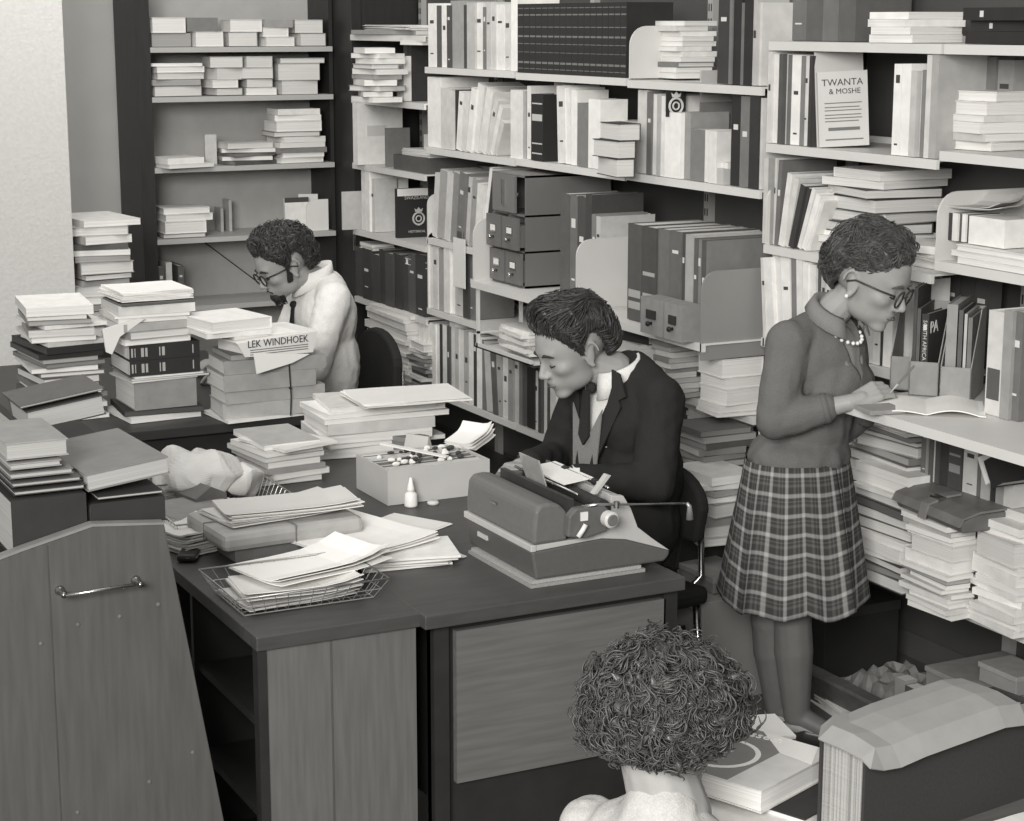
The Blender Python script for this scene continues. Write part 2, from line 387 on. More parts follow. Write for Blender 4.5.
px_stack('of three fat books, encyclopaedia bay', 620, 178, 1.576, 592, 640, 124, 'b60 b60 b75', jit=6, jp=.004)
row(wh('second', 'D'), 3.6, 1.581, [(637,646,90,205),(646,651,92,110),(651,656,94,225),(656,660,94,175),(660,664,96,228),(664,680,112,240,0,.15),(680,690,112,150,0,.16),(690,704,129,128,0,.1),(704,708,130,225,0,.16),(708,716,131,226,0,.15),(730,739,92,48,0,.2),(739,748,96,120),(748,757,94,58),(757,761,98,205)], soft=.3)
# crest card behind, and small pieces
def crest(parent, loc, rot, s, m):
    b = MB(); n = 24
    b.tube([(cos(2*pi*i/n)*s*.34, sin(2*pi*i/n)*s*.34-s*.12, 0) for i in range(n)], s*.055, 5, closed=True)
    b.tube([(cos(2*pi*i/n)*s*.16, sin(2*pi*i/n)*s*.16-s*.12, 0) for i in range(n)], s*.04, 5, closed=True)
    b.prism([(-.2*s, .26*s), (.2*s, .26*s), (.26*s, .46*s), (.12*s, .38*s), (0, .52*s), (-.12*s, .38*s), (-.26*s, .46*s)], 'z', -.001, .001)
    b.box((-.05*s, -.52*s, -.001), (.05*s, -.44*s, .001))
    return b.build('crest', m, parent, loc, rot)
def card(name, label, cat, c, w, h, tone, th=.003, rz=0, tilt=0, thick=None):
    """upright card/cover facing -y, base centre c"""
    o = thing(name, label, cat, c, rz)
    b = MB(); b.box((-w/2, 0, 0), (w/2, th, h)); k = b.build('board', cover(tone), o, rot=(tilt, 0, 0)); return o, k
cx_ = ony(676, 104, 5.872)
o, k = card('crest_card', 'small black card with pale royal crest above a white book', 'card', (cx_.x, cx_.y, cx_.z-.045), .082, .095, 42)
crest(k, (0, -.001, .048), (pi/2, 0, 0), .08, paper(215))
o, k = card('folder', 'pale grey folder standing at back of second shelf near crest card', 'folder', (3.83, 5.83, 1.581), .24, .38, 178, .01)
o, k = card('folder', 'mid-grey cover standing below crest card, in front of pale folder', 'folder', (3.78, 5.78, 1.581), .2, .27, 122, .01)
o, k = card('index_card', 'white card standing behind small open box near dark uprights', 'card', (3.74, 5.60, 1.581), .13, .165, 226, .003, tilt=-.08)
o = thing('card_tray', 'small pale open box on second shelf beside dark uprights', 'box', (3.68, 5.52, 1.581))
b = MB(); b.box((-.07, 0, 0), (.05, .05, .055)); b.build('tray', steel(190), o)
b = MB(); b.box((-.05, .005, .055), (.03, .045, .075)); b.build('card_block', pages(225), o)
o, k = card('index_card', 'pale card poking above the big black book, encyclopaedia bay', 'card', (3.75, 6.93, 1.83), .09, .075, 205)
b = MB(); b.box((-.04, .004, -.25), (.04, .007, 0)); b.build('backing', cover(150), o)
o = sheets(T(3.74, 6.33, 1.73) @ Rz(.1), .16, .2, .03, 222, 'papers'); tag(o, 'pale loose papers on fat books, encyclopaedia bay second shelf', 'papers')
# third shelf B
row(wh('third', 'B'), 3.6, 1.158, [(432,437,173,205,8),(437,444,170,170,8),(444,449,172,212,8),(449,456,172,140,8),(456,462,172,120,8),(462,469,176,200,8),(469,474,178,160,8),(474,481,184,225,8)], soft=.4)
row('in the leaning pamphlets beside the file drawers', 3.6, 1.158, [(481,484,165,230,14),(484,490,172,60,14),(490,500,178,190,17)], soft=.4)
c = onx(452, 242, 3.62)
stack('of small papers before leaning booklets', (3.60, 7.14, 1.158), .16, .2, .045, 'm235 m222 m236', jit=20)
o = thing('paper_roll', 'pale rolled papers lying above third shelf booklets', 'roll', (3.78, 7.62, 1.43))
b = MB(); b.lathe([(.03,-.1),(.03,.1),(.024,.1),(.024,-.1)], 14, cap=False, M=Ry(pi/2)); b.build('roll', paper(225), o, smooth=True)
b = MB(); b.lathe([(.025,-.09),(.025,.09)], 12, M=T(.0,-.16,-.005) @ Ry(pi/2)); b.build('inner_roll', paper(215), o, smooth=True)
# fourth shelf B
row(wh('fourth', 'B'), 3.6, .832, [(429,433,246,225),(433,438,246,212),(438,444,248,160),(444,450,248,222),(450,455,248,235),(455,463,252,190),(463,469,255,70),(469,474,256,110)], soft=.5)
t = thing('hanging_sheet', 'pale paper sheet hanging in front of fourth shelf books', 'paper', (3.6, 7.55, .95))
b = MB(); b.box((-.01, 0, .02), (-.006, .12, .24)); b.build('sheet', paper(222), t)
b = MB(); b.box((-.01, .03, .24), (-.004, .08, .27)); b.build('clip', CHROME, t)
# bottom shelf B + C : long row of pale books
row('in bottom row behind the suited man', 3.6, .449, [(419,424,322,225),(424,430,323,236),(430,436,323,230),(436,440,324,238),(440,443,324,60),(443,447,325,228),(447,450,326,90),(450,455,322,215),(455,459,328,190),(459,464,329,228),(464,469,331,175),(469,473,332,222),(473,477,334,60),(477,482,336,230),(482,487,340,120,-5),(487,493,342,190,-6),(493,498,345,95,-6),(498,503,349,170,-4),(503,508,351,215),(508,513,352,150),(513,519,352,190),(519,522,358,120),(522,525,358,90)], soft=.5)
row('in bottom row below the suited man', 3.6, .449, [(527,534,366,50),(534,538,370,215),(538,541,368,80),(541,547,365,222),(547,550,370,90),(550,556,372,228),(556,562,376,180)], soft=.5)
# file cabinet on the deep shelf
def draw(parent, w, h, loc, tone, knob=True):
    f = MB(); f.box((-.012, 0, 0), (0, w, h)); f.box((.0, .01, .01), (.25, w-.01, h-.03)); d = f.build('drawer', steel(tone), parent, loc)
    f = MB(); f.box((-.004, w*.3, h*.45), (0, w*.7, h*.72)); f.build('label_holder', CHROME, d, (-.012, 0, 0))
    f = MB(); f.box((-.0045, w*.34, h*.5), (-.004, w*.66, h*.68)); f.build('label_card', paper(225), d, (-.012, 0, 0))
    f = MB(); f.lathe([(.006,0),(.004,.01),(.010,.016),(.010,.022),(.004,.024)], 10, M=Ry(-pi/2)); f.build('pull', CHROME, d, (-.012, w*.5, h*.3), smooth=True)
    return d
FY0, FY1, FX, FZ = 6.74, 7.04, 3.475, 1.080
t = thing('card_file_cabinet', 'grey card file cabinet of four drawers beside a round-cornered plate', 'cabinet', (FX, FY0, FZ))
m = MB(); fw_, fh = .30, .45
for a in ((0,.0,0,.40,.008,fh),(0,fw_-.008,0,.40,fw_,fh),(0,0,0,.40,fw_,.008),(0,0,fh-.008,.40,fw_,fh),(.39,0,0,.40,fw_,fh),(0,0,.14,.4,fw_,.148),(0,0,.285,.4,fw_,.293),(0,.146,0,.4,.154,.293)):
    m.box(a[:3], a[3:])
m.build('body', steel(112), t)
for (yy, zz) in ((.157,.011),(.01,.011),(.157,.152),(.01,.152)): draw(t, .134, .128, (-.001-(.02 if zz > .1 else .005), yy, zz), 108)
f = MB(); f.box((-.01, 0, 0), (0, .2, .148)); d = f.build('flap_door', steel(118), t, (-.002, .075, .296))
f = MB(); f.box((-.012, 0, 0), (0, .01, .1)); f.build('handle', CHROME, d, (-.01, .09, .03))
f = MB(); f.box((-.012, 0, 0), (0, .02, .016)); f.build('latch', CHROME, d, (.002, -.03, .07))
# binders to the right of it
row('among dark box files right of the drawers', 3.52, 1.08, [(560,569,193,95),(569,577,195,110),(577,585,196,80),(585,591,194,75),(591,595,214,130),(595,600,216,195)], depth=.25, soft=0)
row('in dark binder row above card boxes', 3.42, 1.08, [(627,641,223,88,0,.3,dict(deco=(170,[(.12,.2),(.24,.32)]))),(641,655,226,82,0,.3,dict(deco=(170,[(.12,.2),(.24,.32),(.5,.54)]))),(656,668,228,112,0,.3),(668,680,230,104,0,.3),(680,684,232,80,0,.3),(684,692,234,165,0,.3),(692,696,238,100,0,.3),(696,700,239,130,0,.3),(700,704,240,90,0,.3),(704,707,241,120,0,.3)], soft=0)
o, k = card('record_card', 'pale card leaning before dark binders above grey plate', 'card', (3.62, 5.385, 1.22), .13, .15, 178, tilt=-.05)
b = MB(); b.box((-.05, .02, -.14), (.05, .03, .02)); b.build('support', cover(120), o)
for i, (u0, u1) in enumerate(((656, 679), (680, 698))):
    p, q = onx(u0, 320, 3.40), onx(u1, 320, 3.40)
    t = thing('card_file_box', ('left' if i == 0 else 'right')+' grey card box with label holder, of pair under dark binders', 'box', (3.395, q.y, 1.079), 0, 'pair of card drawers below the binders')
    w = p.y-q.y-.004
    m = MB(); m.box((-.06, 0, 0), (.015, w, .125)); m.build('box', mat('card_box', 140, .8), t)
    f = MB(); f.box((-.006, w*.3, .055), (0, w*.7, .085)); f.build('label_holder', steel(50), t, (-.06, 0, 0))
    f = MB(); f.lathe([(.006,0),(.005,.008),(.01,.014),(.008,.02)], 10, M=Ry(-pi/2)); f.build('pull', steel(45), t, (-.06, w*.5, .04), smooth=True)
# white frame holder below deep shelf
t = thing('wire_frame_rack', 'small white steel rack of papers under the file drawers', 'rack', (3.4, 6.55, .8))
for a in ((0,.48,.0,.012,.495,.27),(.2,.48,.0,.212,.495,.27),(0,0,.0,.25,.5,.006),(0,0,-.0,.012,.5,.02),(0,.48,.06,.21,.49,.07)):
    m = MB(); m.box(a[:3], a[3:]); m.build('bar', steel(215), t)
stack('inside the small white rack', (3.42, 6.62, .822), .2, .26, .1, 'm225 m235 m170 m228 m215 m236 m225', jit=5)
# ---- stacks under the deep shelf (bay D/C)
px_stack('of books beside suited man\'s head', 640, 395, .812, 605, 666, 335, 's70:2 b225:1.5 m230:.6 b225:2 s55:1.2', jit=10)
px_stack('of grey magazines under card drawers', 668, 400, .812, 650, 705, 338, 'm150 m215 m228 m160 m225 m140 m226 m150 m222 m150 m140 m170', jit=4)
t = thing('card_index_box', 'small pale box of index cards on shelf behind suited man', 'box', onx(664, 400, 3.53).xy.to_3d()+Vector((0, 0, .812)))
m = MB(); m.box((0, -.0, 0), (.09, .12, .04)); m.build('box', mat('card_box', 170, .8), t); m = MB(); m.box((-.002, -.002, .04), (.09, .12, .06)); m.build('lid', paper(222), t)
px_stack('of white books below grey plate', 722, 418, .812, 695, 768, 350, 'm215:.6 m225 b226:2.2 b228:1.5 b228:2.6 b150:1.2', jit=6)
px_stack('of dark magazines behind suited man', 700, 488, .60, 664, 752, 432, 'm90 m105 m80 m120 m95 m130 m85 m110 m90', jit=3)
b = MB(); b.box((3.6, 5.3, .59), (3.97, 6.16, .598)); o = b.build('loose_shelf_board', steel(120)); tag(o, 'thin steel board under dark magazines behind suited man', 'shelf')
stack('of white pamphlets behind dark magazines', (3.70, 5.70, .599), .2, .2, .17, 'm222 m232 m238 m228 m235 m215 m230 m236 m230', jit=4)
px_stack('of thick folders beside chair back', 705, 548, .451, 664, 752, 478, 'm205:.8 b185:1.4 m150 b150:1.4 m228:.5 m120:.8 m215:.6 m190', jit=6)
# ---- corner bay
stack('on corner bay top shelf', (3.6, 8.1, 2.071), .22, .7, .045, 'm150 p232', jit=4)
px_stack('of jumbled pamphlets, corner bay second shelf', 372, 103, 1.766, 352, 404, 48, 'm200 m170 b140 m225 m110 m205 b150 m228 m190 m215', jit=16)
row(wh('second', 'A'), 3.6, 1.766, [(397,404,56,236,0,.2,dict(soft=False))])
row('in dark volumes, corner bay second shelf', 3.63, 1.766, [(404,408,.26,60,0,.24),(408,412,.26,55,0,.24)])
stack('over dark volumes in corner bay', (3.6, 8.03, 2.026), .2, .24, .04, 'm230 m205', jit=3)
o, k = card('magazine_file', 'tall pale magazine file standing in corner bay', 'file', (3.68, 8.70, 1.443), .24, .30, 222, .06)
m = MB(); m.box((-.07, -.003, .14), (.03, 0, .19)); m.build('label_plate', paper(200), o)
o, k = card('book_cover', 'small mid-grey book standing before the tall pale magazine file', 'book', (3.70, 8.52, 1.443), .12, .185, 128, .03)
t = thing('document_box', 'long dark box of papers on third shelf, corner bay', 'box', (3.62, 8.02, 1.443))
m = MB(); m.box((0, 0, 0), (.26, .38, .07)); m.build('box', cover(88), t); sheets(None, .2, .3, .03, 225, 'paper_sheaf', parent=t).location = (.13, .19, .071)
m = MB(); m.box((.08, .2, .1), (.17, .203, .17)); m.build('index_card', paper(190), t)
row(wh('fourth', 'A'), 3.6, 1.114, [(362,366,164,225),(366,370,170,235),(370,375,178,200,0,.12)])
o, k = card('folder', 'pale grey folder leaning at left of fourth shelf, corner bay', 'folder', (3.60, 8.82, 1.114), .16, .19, 182, .008)
o, k = card('crest_book', 'black book cover with pale ring emblem facing out, corner bay', 'book', (3.72, 8.36, 1.114), .20, .235, 46, .03)
crest(k, (.01, -.002, .10), (pi/2, 0, 0), .085, paper(190)); text_mesh('SWAZILAND', .022, k, (.0, -.002, .19), (pi/2, 0, 0), paper(190))
text_mesh('HISTORICAL', .016, k, (0, -.002, .028), (pi/2, 0, 0), paper(190))
m = MB(); m.box((-.1, -.001, .2), (.06, 0, .235)); m.build('white_band', paper(225), k)
row(wh('fifth', 'A'), 3.6, .773, fill(356, 425, (249, 256), [72, 60, 75, 66, 80, 62, 70, 78, 64]), soft=0, depth=.24)
stack('over dark volumes, fifth corner shelf', (3.61, 8.66, 1.02), .14, .2, .03, 'b200 m225', jit=4)
stack('near the ring emblem book', (3.61, 8.05, 1.0), .2, .24, .03, 'b225', jit=4)
px_stack('of white newsprint behind the chair', 408, 383, .451, 362, 424, 316, 'm232:2 m238:2 m222 m236:2 m228 m238:2 m225 m235:2 m215 m238:2 m230 m236', jit=2)
px_stack('of dark pamphlets before white newsprint', 424, 389, .451, 404, 440, 345, 'm120 m90 m205 m70 m110 m215 m130 m100 m180 m220 b225:2', jit=6)
# ---- bays E, F
stack('of white papers, displayed booklet bay top', (3.6, 4.56, 2.069), .25, .19, .09, 'm235 m238 m232 m240', jit=6)
row(wh('top', 'E'), 3.72, 2.069, [(775,790,.22,100),(790,806,.24,112),(806,822,.23,96),(822,838,.24,108),(838,855,.23,100)], soft=0)
stack('of black books, far right bay top', (3.6, 4.0, 2.069), .25, .33, .1, 's45 s55 s48', jit=2)
row(wh('second', 'E'), 3.6, 1.739, [(766,770,52,205),(770,777,54,225),(777,781,54,90),(781,786,54,200),(786,790,55,110),(790,799,55,236),(799,802,56,130),(802,807,56,215),(807,810,56,60,0,.12),(810,812,56,75,0,.12)], soft=.4)
row('at right of second shelf behind displayed booklet', 3.6, 1.739, [(891,899,64,238),(899,908,64,236),(908,914,71,190),(914,919,72,222),(919,923,70,130),(923,928,55,212),(928,935,54,165)], soft=.4, depth=.2)
# displayed booklet
t = thing('displayed_booklet', 'pale booklet with title facing out on the second shelf', 'booklet', (3.612, onx(812, 142, 3.615).y-.045, 1.740), radians(-27))
M_ = MB(); M_.box((0, 0, 0), (.158, .022, .235)); k = M_.build('cover', paper(205), t, rot=(radians(-4), radians(-3), 0))
M_ = MB(); M_.box((-.004, .024, .0), (.150, .03, .30)); M_.build('rear_sheet', paper(185), t, rot=(radians(-4), radians(-3), 0))
ink = cover(60)
text_mesh('TWANTA', .030, k, (.078, -.001, .2), (pi/2, 0, 0), ink, 'title')
text_mesh('& MOSHE', .024, k, (.085, -.001, .172), (pi/2, 0, 0), ink, 'title')
M_ = MB()
for z in (.135, .122, .112, .098, .088, .078): M_.box((.02, -.001, z), (.14-RND.random()*.02, 0, z+.003))
M_.box((.03, -.001, .05), (.13, 0, .06)); M_.box((.02, -.001, .02), (.14, 0, .024)); M_.build('small_print', cover(110), k)
# stack on far right second shelf
px_stack('of fat books, far right second shelf', 985, 152, 1.766, 930, 1035, 92, 'b225:1.4 m190 m225:1.6 m215 b228:1.6 b226:1.4', jit=6)
row('behind fat books, far right bay', 3.78, 1.766, [(957,975,55,130),(975,992,57,118),(992,1010,60,150)], depth=.12, soft=0)
# third shelf E : leaning books and pile
row(wh('third', 'E'), 3.6, 1.405, [(762,766,158,200),(766,771,158,150),(771,775,158,205),(774,778,160,110,3),(778,783,172,228,10),(783,788,176,210,13),(788,793,182,60,16),(793,797,184,70,18),(797,801,184,220,20),(801,806,190,236,22),(806,810,195,215,24)], soft=.5)
px_stack('above the woman\'s hair', 872, 260, 1.405, 816, 946, 172, 'm236 m225 m232 m238 b75:2 b150:2.2 b60:2.4 b55:1.6 m228:1.4 m240:1.6', jit=7, jp=.01)
o = sheets(T(3.72, 4.33, 1.60) @ Rz(.3), .14, .22, .006, 200, 'papers', curl=.03); tag(o, 'curled pale sheet sticking out of pile above woman', 'papers')
# fourth shelf E
row(wh('fourth', 'E'), 3.6, 1.091, [(763,767,258,215,-6),(767,775,258,232,-8),(775,783,255,225,-6),(783,792,252,236,-6),(792,797,256,130,-4),(797,803,258,225,-4),(803,808,262,235,-3),(808,815,264,228,-2),(815,819,266,90),(819,824,264,190),(824,828,268,215),(828,832,268,120),(832,840,270,90),(840,850,272,205),(850,862,272,190),(862,872,274,215),(872,879,276,228),(879,882,276,60),(882,891,280,234)], soft=.6)
t = thing('rolled_chart', 'stout pale cylinder standing right of the woman\'s face', 'roll', tuple(onx(908, 374, 3.66).xy)+(1.0915,))
M_ = MB(); M_.lathe([(.034,0),(.035,.27),(.03,.27),(.03,.26)], 22); M_.build('tube', mat('cardboard', 190, .85), t, smooth=False)
M_ = MB(); M_.lathe([(.037,.265),(.037,.28),(.0,.28)], 22); M_.build('lid', paper(205), t)
# far right third shelf: wide low books
stack('in far right third shelf', (3.61, 3.92, 1.448), .26, .44, .055, 'm232 m225 b228', jit=2)
row('on the pale books at far right', 3.63, 1.505, [(947,951,242,60),(951,957,243,225),(957,961,244,90),(961,965,243,235),(965,968,245,70),(968,1004,246,232)], depth=.12, soft=.6)
stack('sagging left of far plate', (3.66, 4.40, 1.405), .22, .22, .07, 'm205 p236 m232', jit=18)
# hand shelf: magazine holders, booklet, upright file
HZ = 1.0645
def holder(label, c, w, d, rz=0):
    t = thing('magazine_holder', label, 'magazine holder', c, rz, 'cut-away cardboard magazine holders')
    m = MB(); k = .003; m.box((0, 0, 0), (d, w, k)); m.box((0, 0, 0), (k, w, .10)); m.build('tray', mat('cardboard', 148, .85), t)
    for yy in (0, w-k):
        m = MB(); m.prism([(0, 0), (d, 0), (d, .25), (d*.62, .25), (0, .10)], 'y', yy, yy+k); m.build('side', mat('cardboard', 156, .85), t)
    m = MB(); m.box((d-k, 0, 0), (d, w, .25)); m.build('back', mat('cardboard', 148, .85), t); return t
def hp(u, v): q = onz(u, v, HZ); return (q.x, q.y, HZ)
h1 = holder('magazine holder with PA lettered book, left of the pair', hp(937.5, 397), .085, .22, radians(40))
h2 = holder('magazine holder with tall grey folders, right of the pair', hp(970, 403), .088, .22, radians(40))
h3 = holder('cut-away magazine holder edge beside the woman\'s hands', hp(913, 391), .07, .2, radians(40))
bpy.context.view_layer.update()
def hb(pt_, dy, w, d, h, tone, label, soft=False, dx=.01, rz=0):
    M = pt_.matrix_basis @ T(dx, dy, .004+h/2) @ Rz(rz) @ T(d/2, w/2, 0) @ Rx(pi/2) @ T(0, 0, -w/2)
    o = book(w, d, h, tone, M, soft=soft, pt=160); tag(o, label, 'book', 'publications in the magazine holders'); return o
k = hb(h1, .036, .022, .14, .235, 64, 'black PA lettered book in the left magazine holder', rz=radians(-12))
text_mesh('PA', .05, k, (-.03, .075, .0226), (0, 0, 0), paper(236), 'lettering'); text_mesh('SOUTH AFRICA', .017, k, (-.0708, .04, .011), (pi/2, 0, -pi/2), paper(205), 'spine_lettering')
hb(h1, .060, .01, .2, .25, 85, 'dark-grey folder behind PA lettered book in left holder')
hb(h1, .071, .01, .2, .31, 72, 'tall black folder at far side of the left holder')
hb(h2, .005, .012, .2, .24, 110, 'mid-grey folder nearest edge of the right holder')
hb(h2, .02, .008, .19, .25, 175, 'pale thin pamphlet inside the right magazine holder', True)
hb(h2, .032, .012, .2, .26, 90, 'dark-grey folder inside the right magazine holder')
hb(h2, .048, .03, .2, .275, 140, 'mid-grey tall folder at left side of right holder')
row('standing right of the magazine holders', 3.50, 1.0635, [(984,999,309,205,0,.2,dict(soft=False,label='pale upright file with printed spine at far right edge', deco=(90,[(.15,.45)]))),(999,1008,309,150,0,.2),(1008,1018,310,110,0,.2)], soft=0)
row('standing dark behind the holders', 3.86, 1.0635, [(925,940,.3,70,0,.05),(940,955,.31,78,0,.05),(955,970,.31,72,0,.05),(970,985,.3,80,0,.05)], depth=.05, soft=0)
# open booklet on hand shelf
t = thing('open_booklet', 'open white booklet lying under the woman\'s hands', 'booklet', tuple(onz(926, 408, HZ).xy)+(HZ,), radians(-38))
for sgn in (0, 1):
    vs = []; fs = []; n = 10
    for i in range(n+1):
        x = i/n*.16; z = .004+.014*sin(pi*min(1, i/n*1.1))*(1 if sgn else .6)
        for y in (-.11, .11): vs.append(((x if sgn else -x), y, z))
    m = MB(); top = len(vs); vs += [(v[0], v[1], v[2]-.003) for v in vs]
    for i in range(n):
        q = 2*i; f = (q, q+2, q+3, q+1) if not sgn else (q, q+1, q+3, q+2); fs.append(f); fs.append(tuple(top+j for j in reversed(f)))
        fs.append((q, q+2, top+q+2, top+q)); fs.append((q+1, top+q+1, top+q+3, q+3))
    fs.append((2*n, 2*n+1, top+2*n+1, top+2*n)); m.add(vs, fs); m.build('leaf', paper(240), t, smooth=False)
t = thing('wooden_rule', 'small pale wooden wedge beside the woman\'s fingers', 'ruler', tuple(onz(880, 412, HZ).xy)+(HZ,), radians(-10))
m = MB(); m.box((-.05, -.04, 0), (.06, .06, .012)); m.build('block', mat('cardboard', 150, .8), t, bevel=.002)
# shelf below hand shelf
row('under the hand shelf, far right bay', 3.6, .784, [(920,926,.165,110),(926,931,.16,95),(931,934,.16,205),(934,938,.165,80),(938,947,.15,60),(947,960,.165,84,0,.2,dict(deco=(150,[(.3,.45),(.6,.64)]))),(962,976,.165,205),(976,980,.16,110),(980,988,.165,180),(988,995,.16,55),(995,1003,.165,150),(1003,1013,.165,200)], soft=.2)
# piles in bay E
px_stack('left of lower far plate', 912, 478, .784, 842, 945, 408, 'b110:1.4 m130 b180:1.6 b120:.7 m95:.8 p232 m215 m238 m225', jit=3)
px_stack('behind the plaid skirt', 902, 596, .441, 842, 940, 478, 'b100:1.6 m95 b80 m190:.7 m225:1.4 m232 b90:1.6 b95:1.4 m60 b110:1.2 m222:.6 m212:1.6 m228:1.2', jit=3)
S3 = px_stack('overhanging, far right bay', 947, 622, .441, 897, 974, 528, 'm215 m205 m228 m222 m210 m190 m232 m120 m228 m225:2.4 b205:3 m225 m236 m170 m232', jit=3)
S4 = px_stack('at right edge near floor', 1016, 640, .441, 962, 1050, 530, 'm225 m232 m215 m228 m236 m222 m230 m228:1.6 m236 b205:3 m232 m238', jit=4)
# satchel
c = onx(950, 512, 3.42); zt = S3[0]
t = thing('leather_satchel', 'worn leather satchel with buckled strap lying on a pile', 'bag', (3.46, 4.03, zt+.001), radians(-6))
m = MB(); m.prism([(0, 0), (.26, 0), (.28, .02), (.27, .04), (.24, .055), (.04, .05), (-.01, .03)], 'y', 0, .34); m.build('body', mat('leather', 100, .5, var=.2, scale=18, bump=.2), t, bevel=.006)
m = MB(); m.prism([(-.018, .02), (-.005, .044), (.05, .06), (.16, .064), (.16, .058), (.05, .053), (.0, .04), (-.012, .02)], 'y', -.005, .345); m.build('flap', mat('leather', 116, .45, var=.2, scale=18, bump=.2), t)
m = MB(); m.prism([(-.024, .005), (-.012, .050), (.05, .068), (.10, .071), (.10, .065), (.05, .061), (-.006, .045), (-.018, .005)], 'y', .16, .195); sp = m.build('strap', mat('leather', 128, .45), t)
m = MB(); m.box((.02, .155, .052), (.045, .2, .066)); m.build('buckle', CHROME, sp)
row('slanting on the pile at right edge', 3.5, .86, [(985,989,523,232,-30,.2),(990,1004,530,50,-30,.24)], soft=.3)
# ---- low things
def boxthing(name, label, cat, P, dx, dy, h, tone, rz=0, lid=None, knob=None, part='box', m_=None):
    t = thing(name, label, cat, P, rz); m = MB(); m.box((0, 0, 0), (dx, dy, h)); m.build(part, m_ or mat('card_box', tone, .8, var=.08, scale=12), t, bevel=.002)
    if lid: m = MB(); m.box((-.004, -.004, h-lid), (dx+.004, dy+.004, h+.004)); m.build('lid', mat('card_box', tone+12, .8), t, bevel=.002)
    if knob:
        m = MB(); m.lathe([(.008,0),(.006,.012),(.012,.018),(.01,.026)], 10, M=Ry(-pi/2)); m.build('knob', steel(55), t, knob, smooth=True)
    return t
p = onz(745, 655, .17)
t = thing('drawer_chest', 'low pale grey drawer chest between the desk and plaid skirt', 'chest', (3.12, 4.84, 0))
m = MB(); m.box((0, 0, .0), (.24, .98, .34)); m.build('body', steel(150), t, bevel=.003)
for i in range(2):
    m = MB(); m.box((-.012, .01+i*.485, .03), (0, .475+i*.485, .315)); d = m.build('drawer', steel(158), t, bevel=.002)
    m = MB(); m.lathe([(.008,0),(.006,.012),(.013,.018),(.01,.028)], 10, M=Ry(-pi/2)); m.build('knob', steel(50), d, (-.012, .08+i*.48, .24), smooth=True)
for i in range(1):
    m = MB(); m.box((.03, .35, .341), (.23, .365, .352)); m.build('rail', steel(120), t)
boxthing('storage_box', 'mid-grey flat box standing on low chest beside skirt hem', 'box', (3.20, 4.90, .342), .15, .22, .05, 125, lid=.015)
t = thing('shoulder_bag', 'black bag with pale label beside the man\'s chair', 'bag', (3.18, 5.1, .37), radians(6))
m = MB(); m.prism([(0, 0), (.26, 0), (.27, .06), (.22, .15), (.10, .17), (.02, .12)], 'y', 0, .34); m.build('body', mat('black_leather', 46, .5, var=.2, scale=20, bump=.2), t, bevel=.01)
m = MB(); m.box((.05, .05, .17), (.17, .15, .174)); m.build('label_tag', paper(225), t)
m = MB(); m.tube([(.05,.08,.16),(.08,.12,.2),(.14,.18,.21),(.18,.22,.17)], .006, 6); m.build('handle', mat('black_leather', 50, .5), t)
px_stack('between chair and low drawer chest', 690, 560, .38, 672, 735, 520, 'm180 m130 m210 m150 m200', jit=8)
# dark base plinth running behind the woman
t = thing('plinth_board', 'long low dark wooden board running behind the woman\'s feet', 'board', (3.465, 3.45, 0))
m = MB(); m.box((0, 0, 0), (.03, 1.8, .09)); m.build('body', wood(98, (.3, 3, 3)), t)
m = MB(); m.box((-.008, 0, .09), (.036, 1.8, .103)); m.build('top_rail', wood(120, (.3, 3, 3)), t)
t = thing('wrapped_parcel', 'crumpled paper parcel with folded newsprint behind the low board', 'parcel', (3.52, 4.42, .001), radians(-10))
m = MB(); n = 12; rr = random.Random(5); vs = []; fs = []
for i in range(n+1):
    for j in range(n+1):
        x = i/n*.28; y = j/n*.34; e = min(i, j, n-i, n-j)/n
        vs.append((x, y, .012+.09*min(1, e*5)+rr.uniform(-.014, .014)))
for i in range(n):
    for j in range(n): q = i*(n+1)+j; fs.append((q, q+n+1, q+n+2, q+1))
m.add(vs, fs); m.box((.01, .01, 0), (.27, .33, .05)); m.build('wrapping', mat('crumpled_paper', 132, .75, var=.2, scale=20, bump=.3), t)
sheets(None, .3, .36, .03, 228, 'newsprint', curl=.03, parent=t).location = (.05, .15, .0)
t = boxthing('carton', 'long grey carton under the overhanging pamphlet piles', 'box', (3.61, 3.70, .0), .30, .64, .21, 130, lid=.012)
t = boxthing('small_carton', 'small grey lidded box on top of the long carton', 'box', (3.66, 4.0, .216), .12, .16, .055, 150, lid=.012)
row('behind foreground volume, on floor', 3.55, .0, [(893,903,.16,150),(903,912,.15,90),(912,920,.14,170)], depth=.05)
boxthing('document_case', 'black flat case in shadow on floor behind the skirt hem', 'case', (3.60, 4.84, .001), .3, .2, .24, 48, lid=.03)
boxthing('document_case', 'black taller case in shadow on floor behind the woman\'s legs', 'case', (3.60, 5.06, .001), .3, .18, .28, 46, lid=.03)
o = sheets(T(3.68, 4.93, .251) @ Rz(.4), .12, .16, .01, 200); tag(o, 'pale paper on the flat black case behind skirt hem', 'papers')
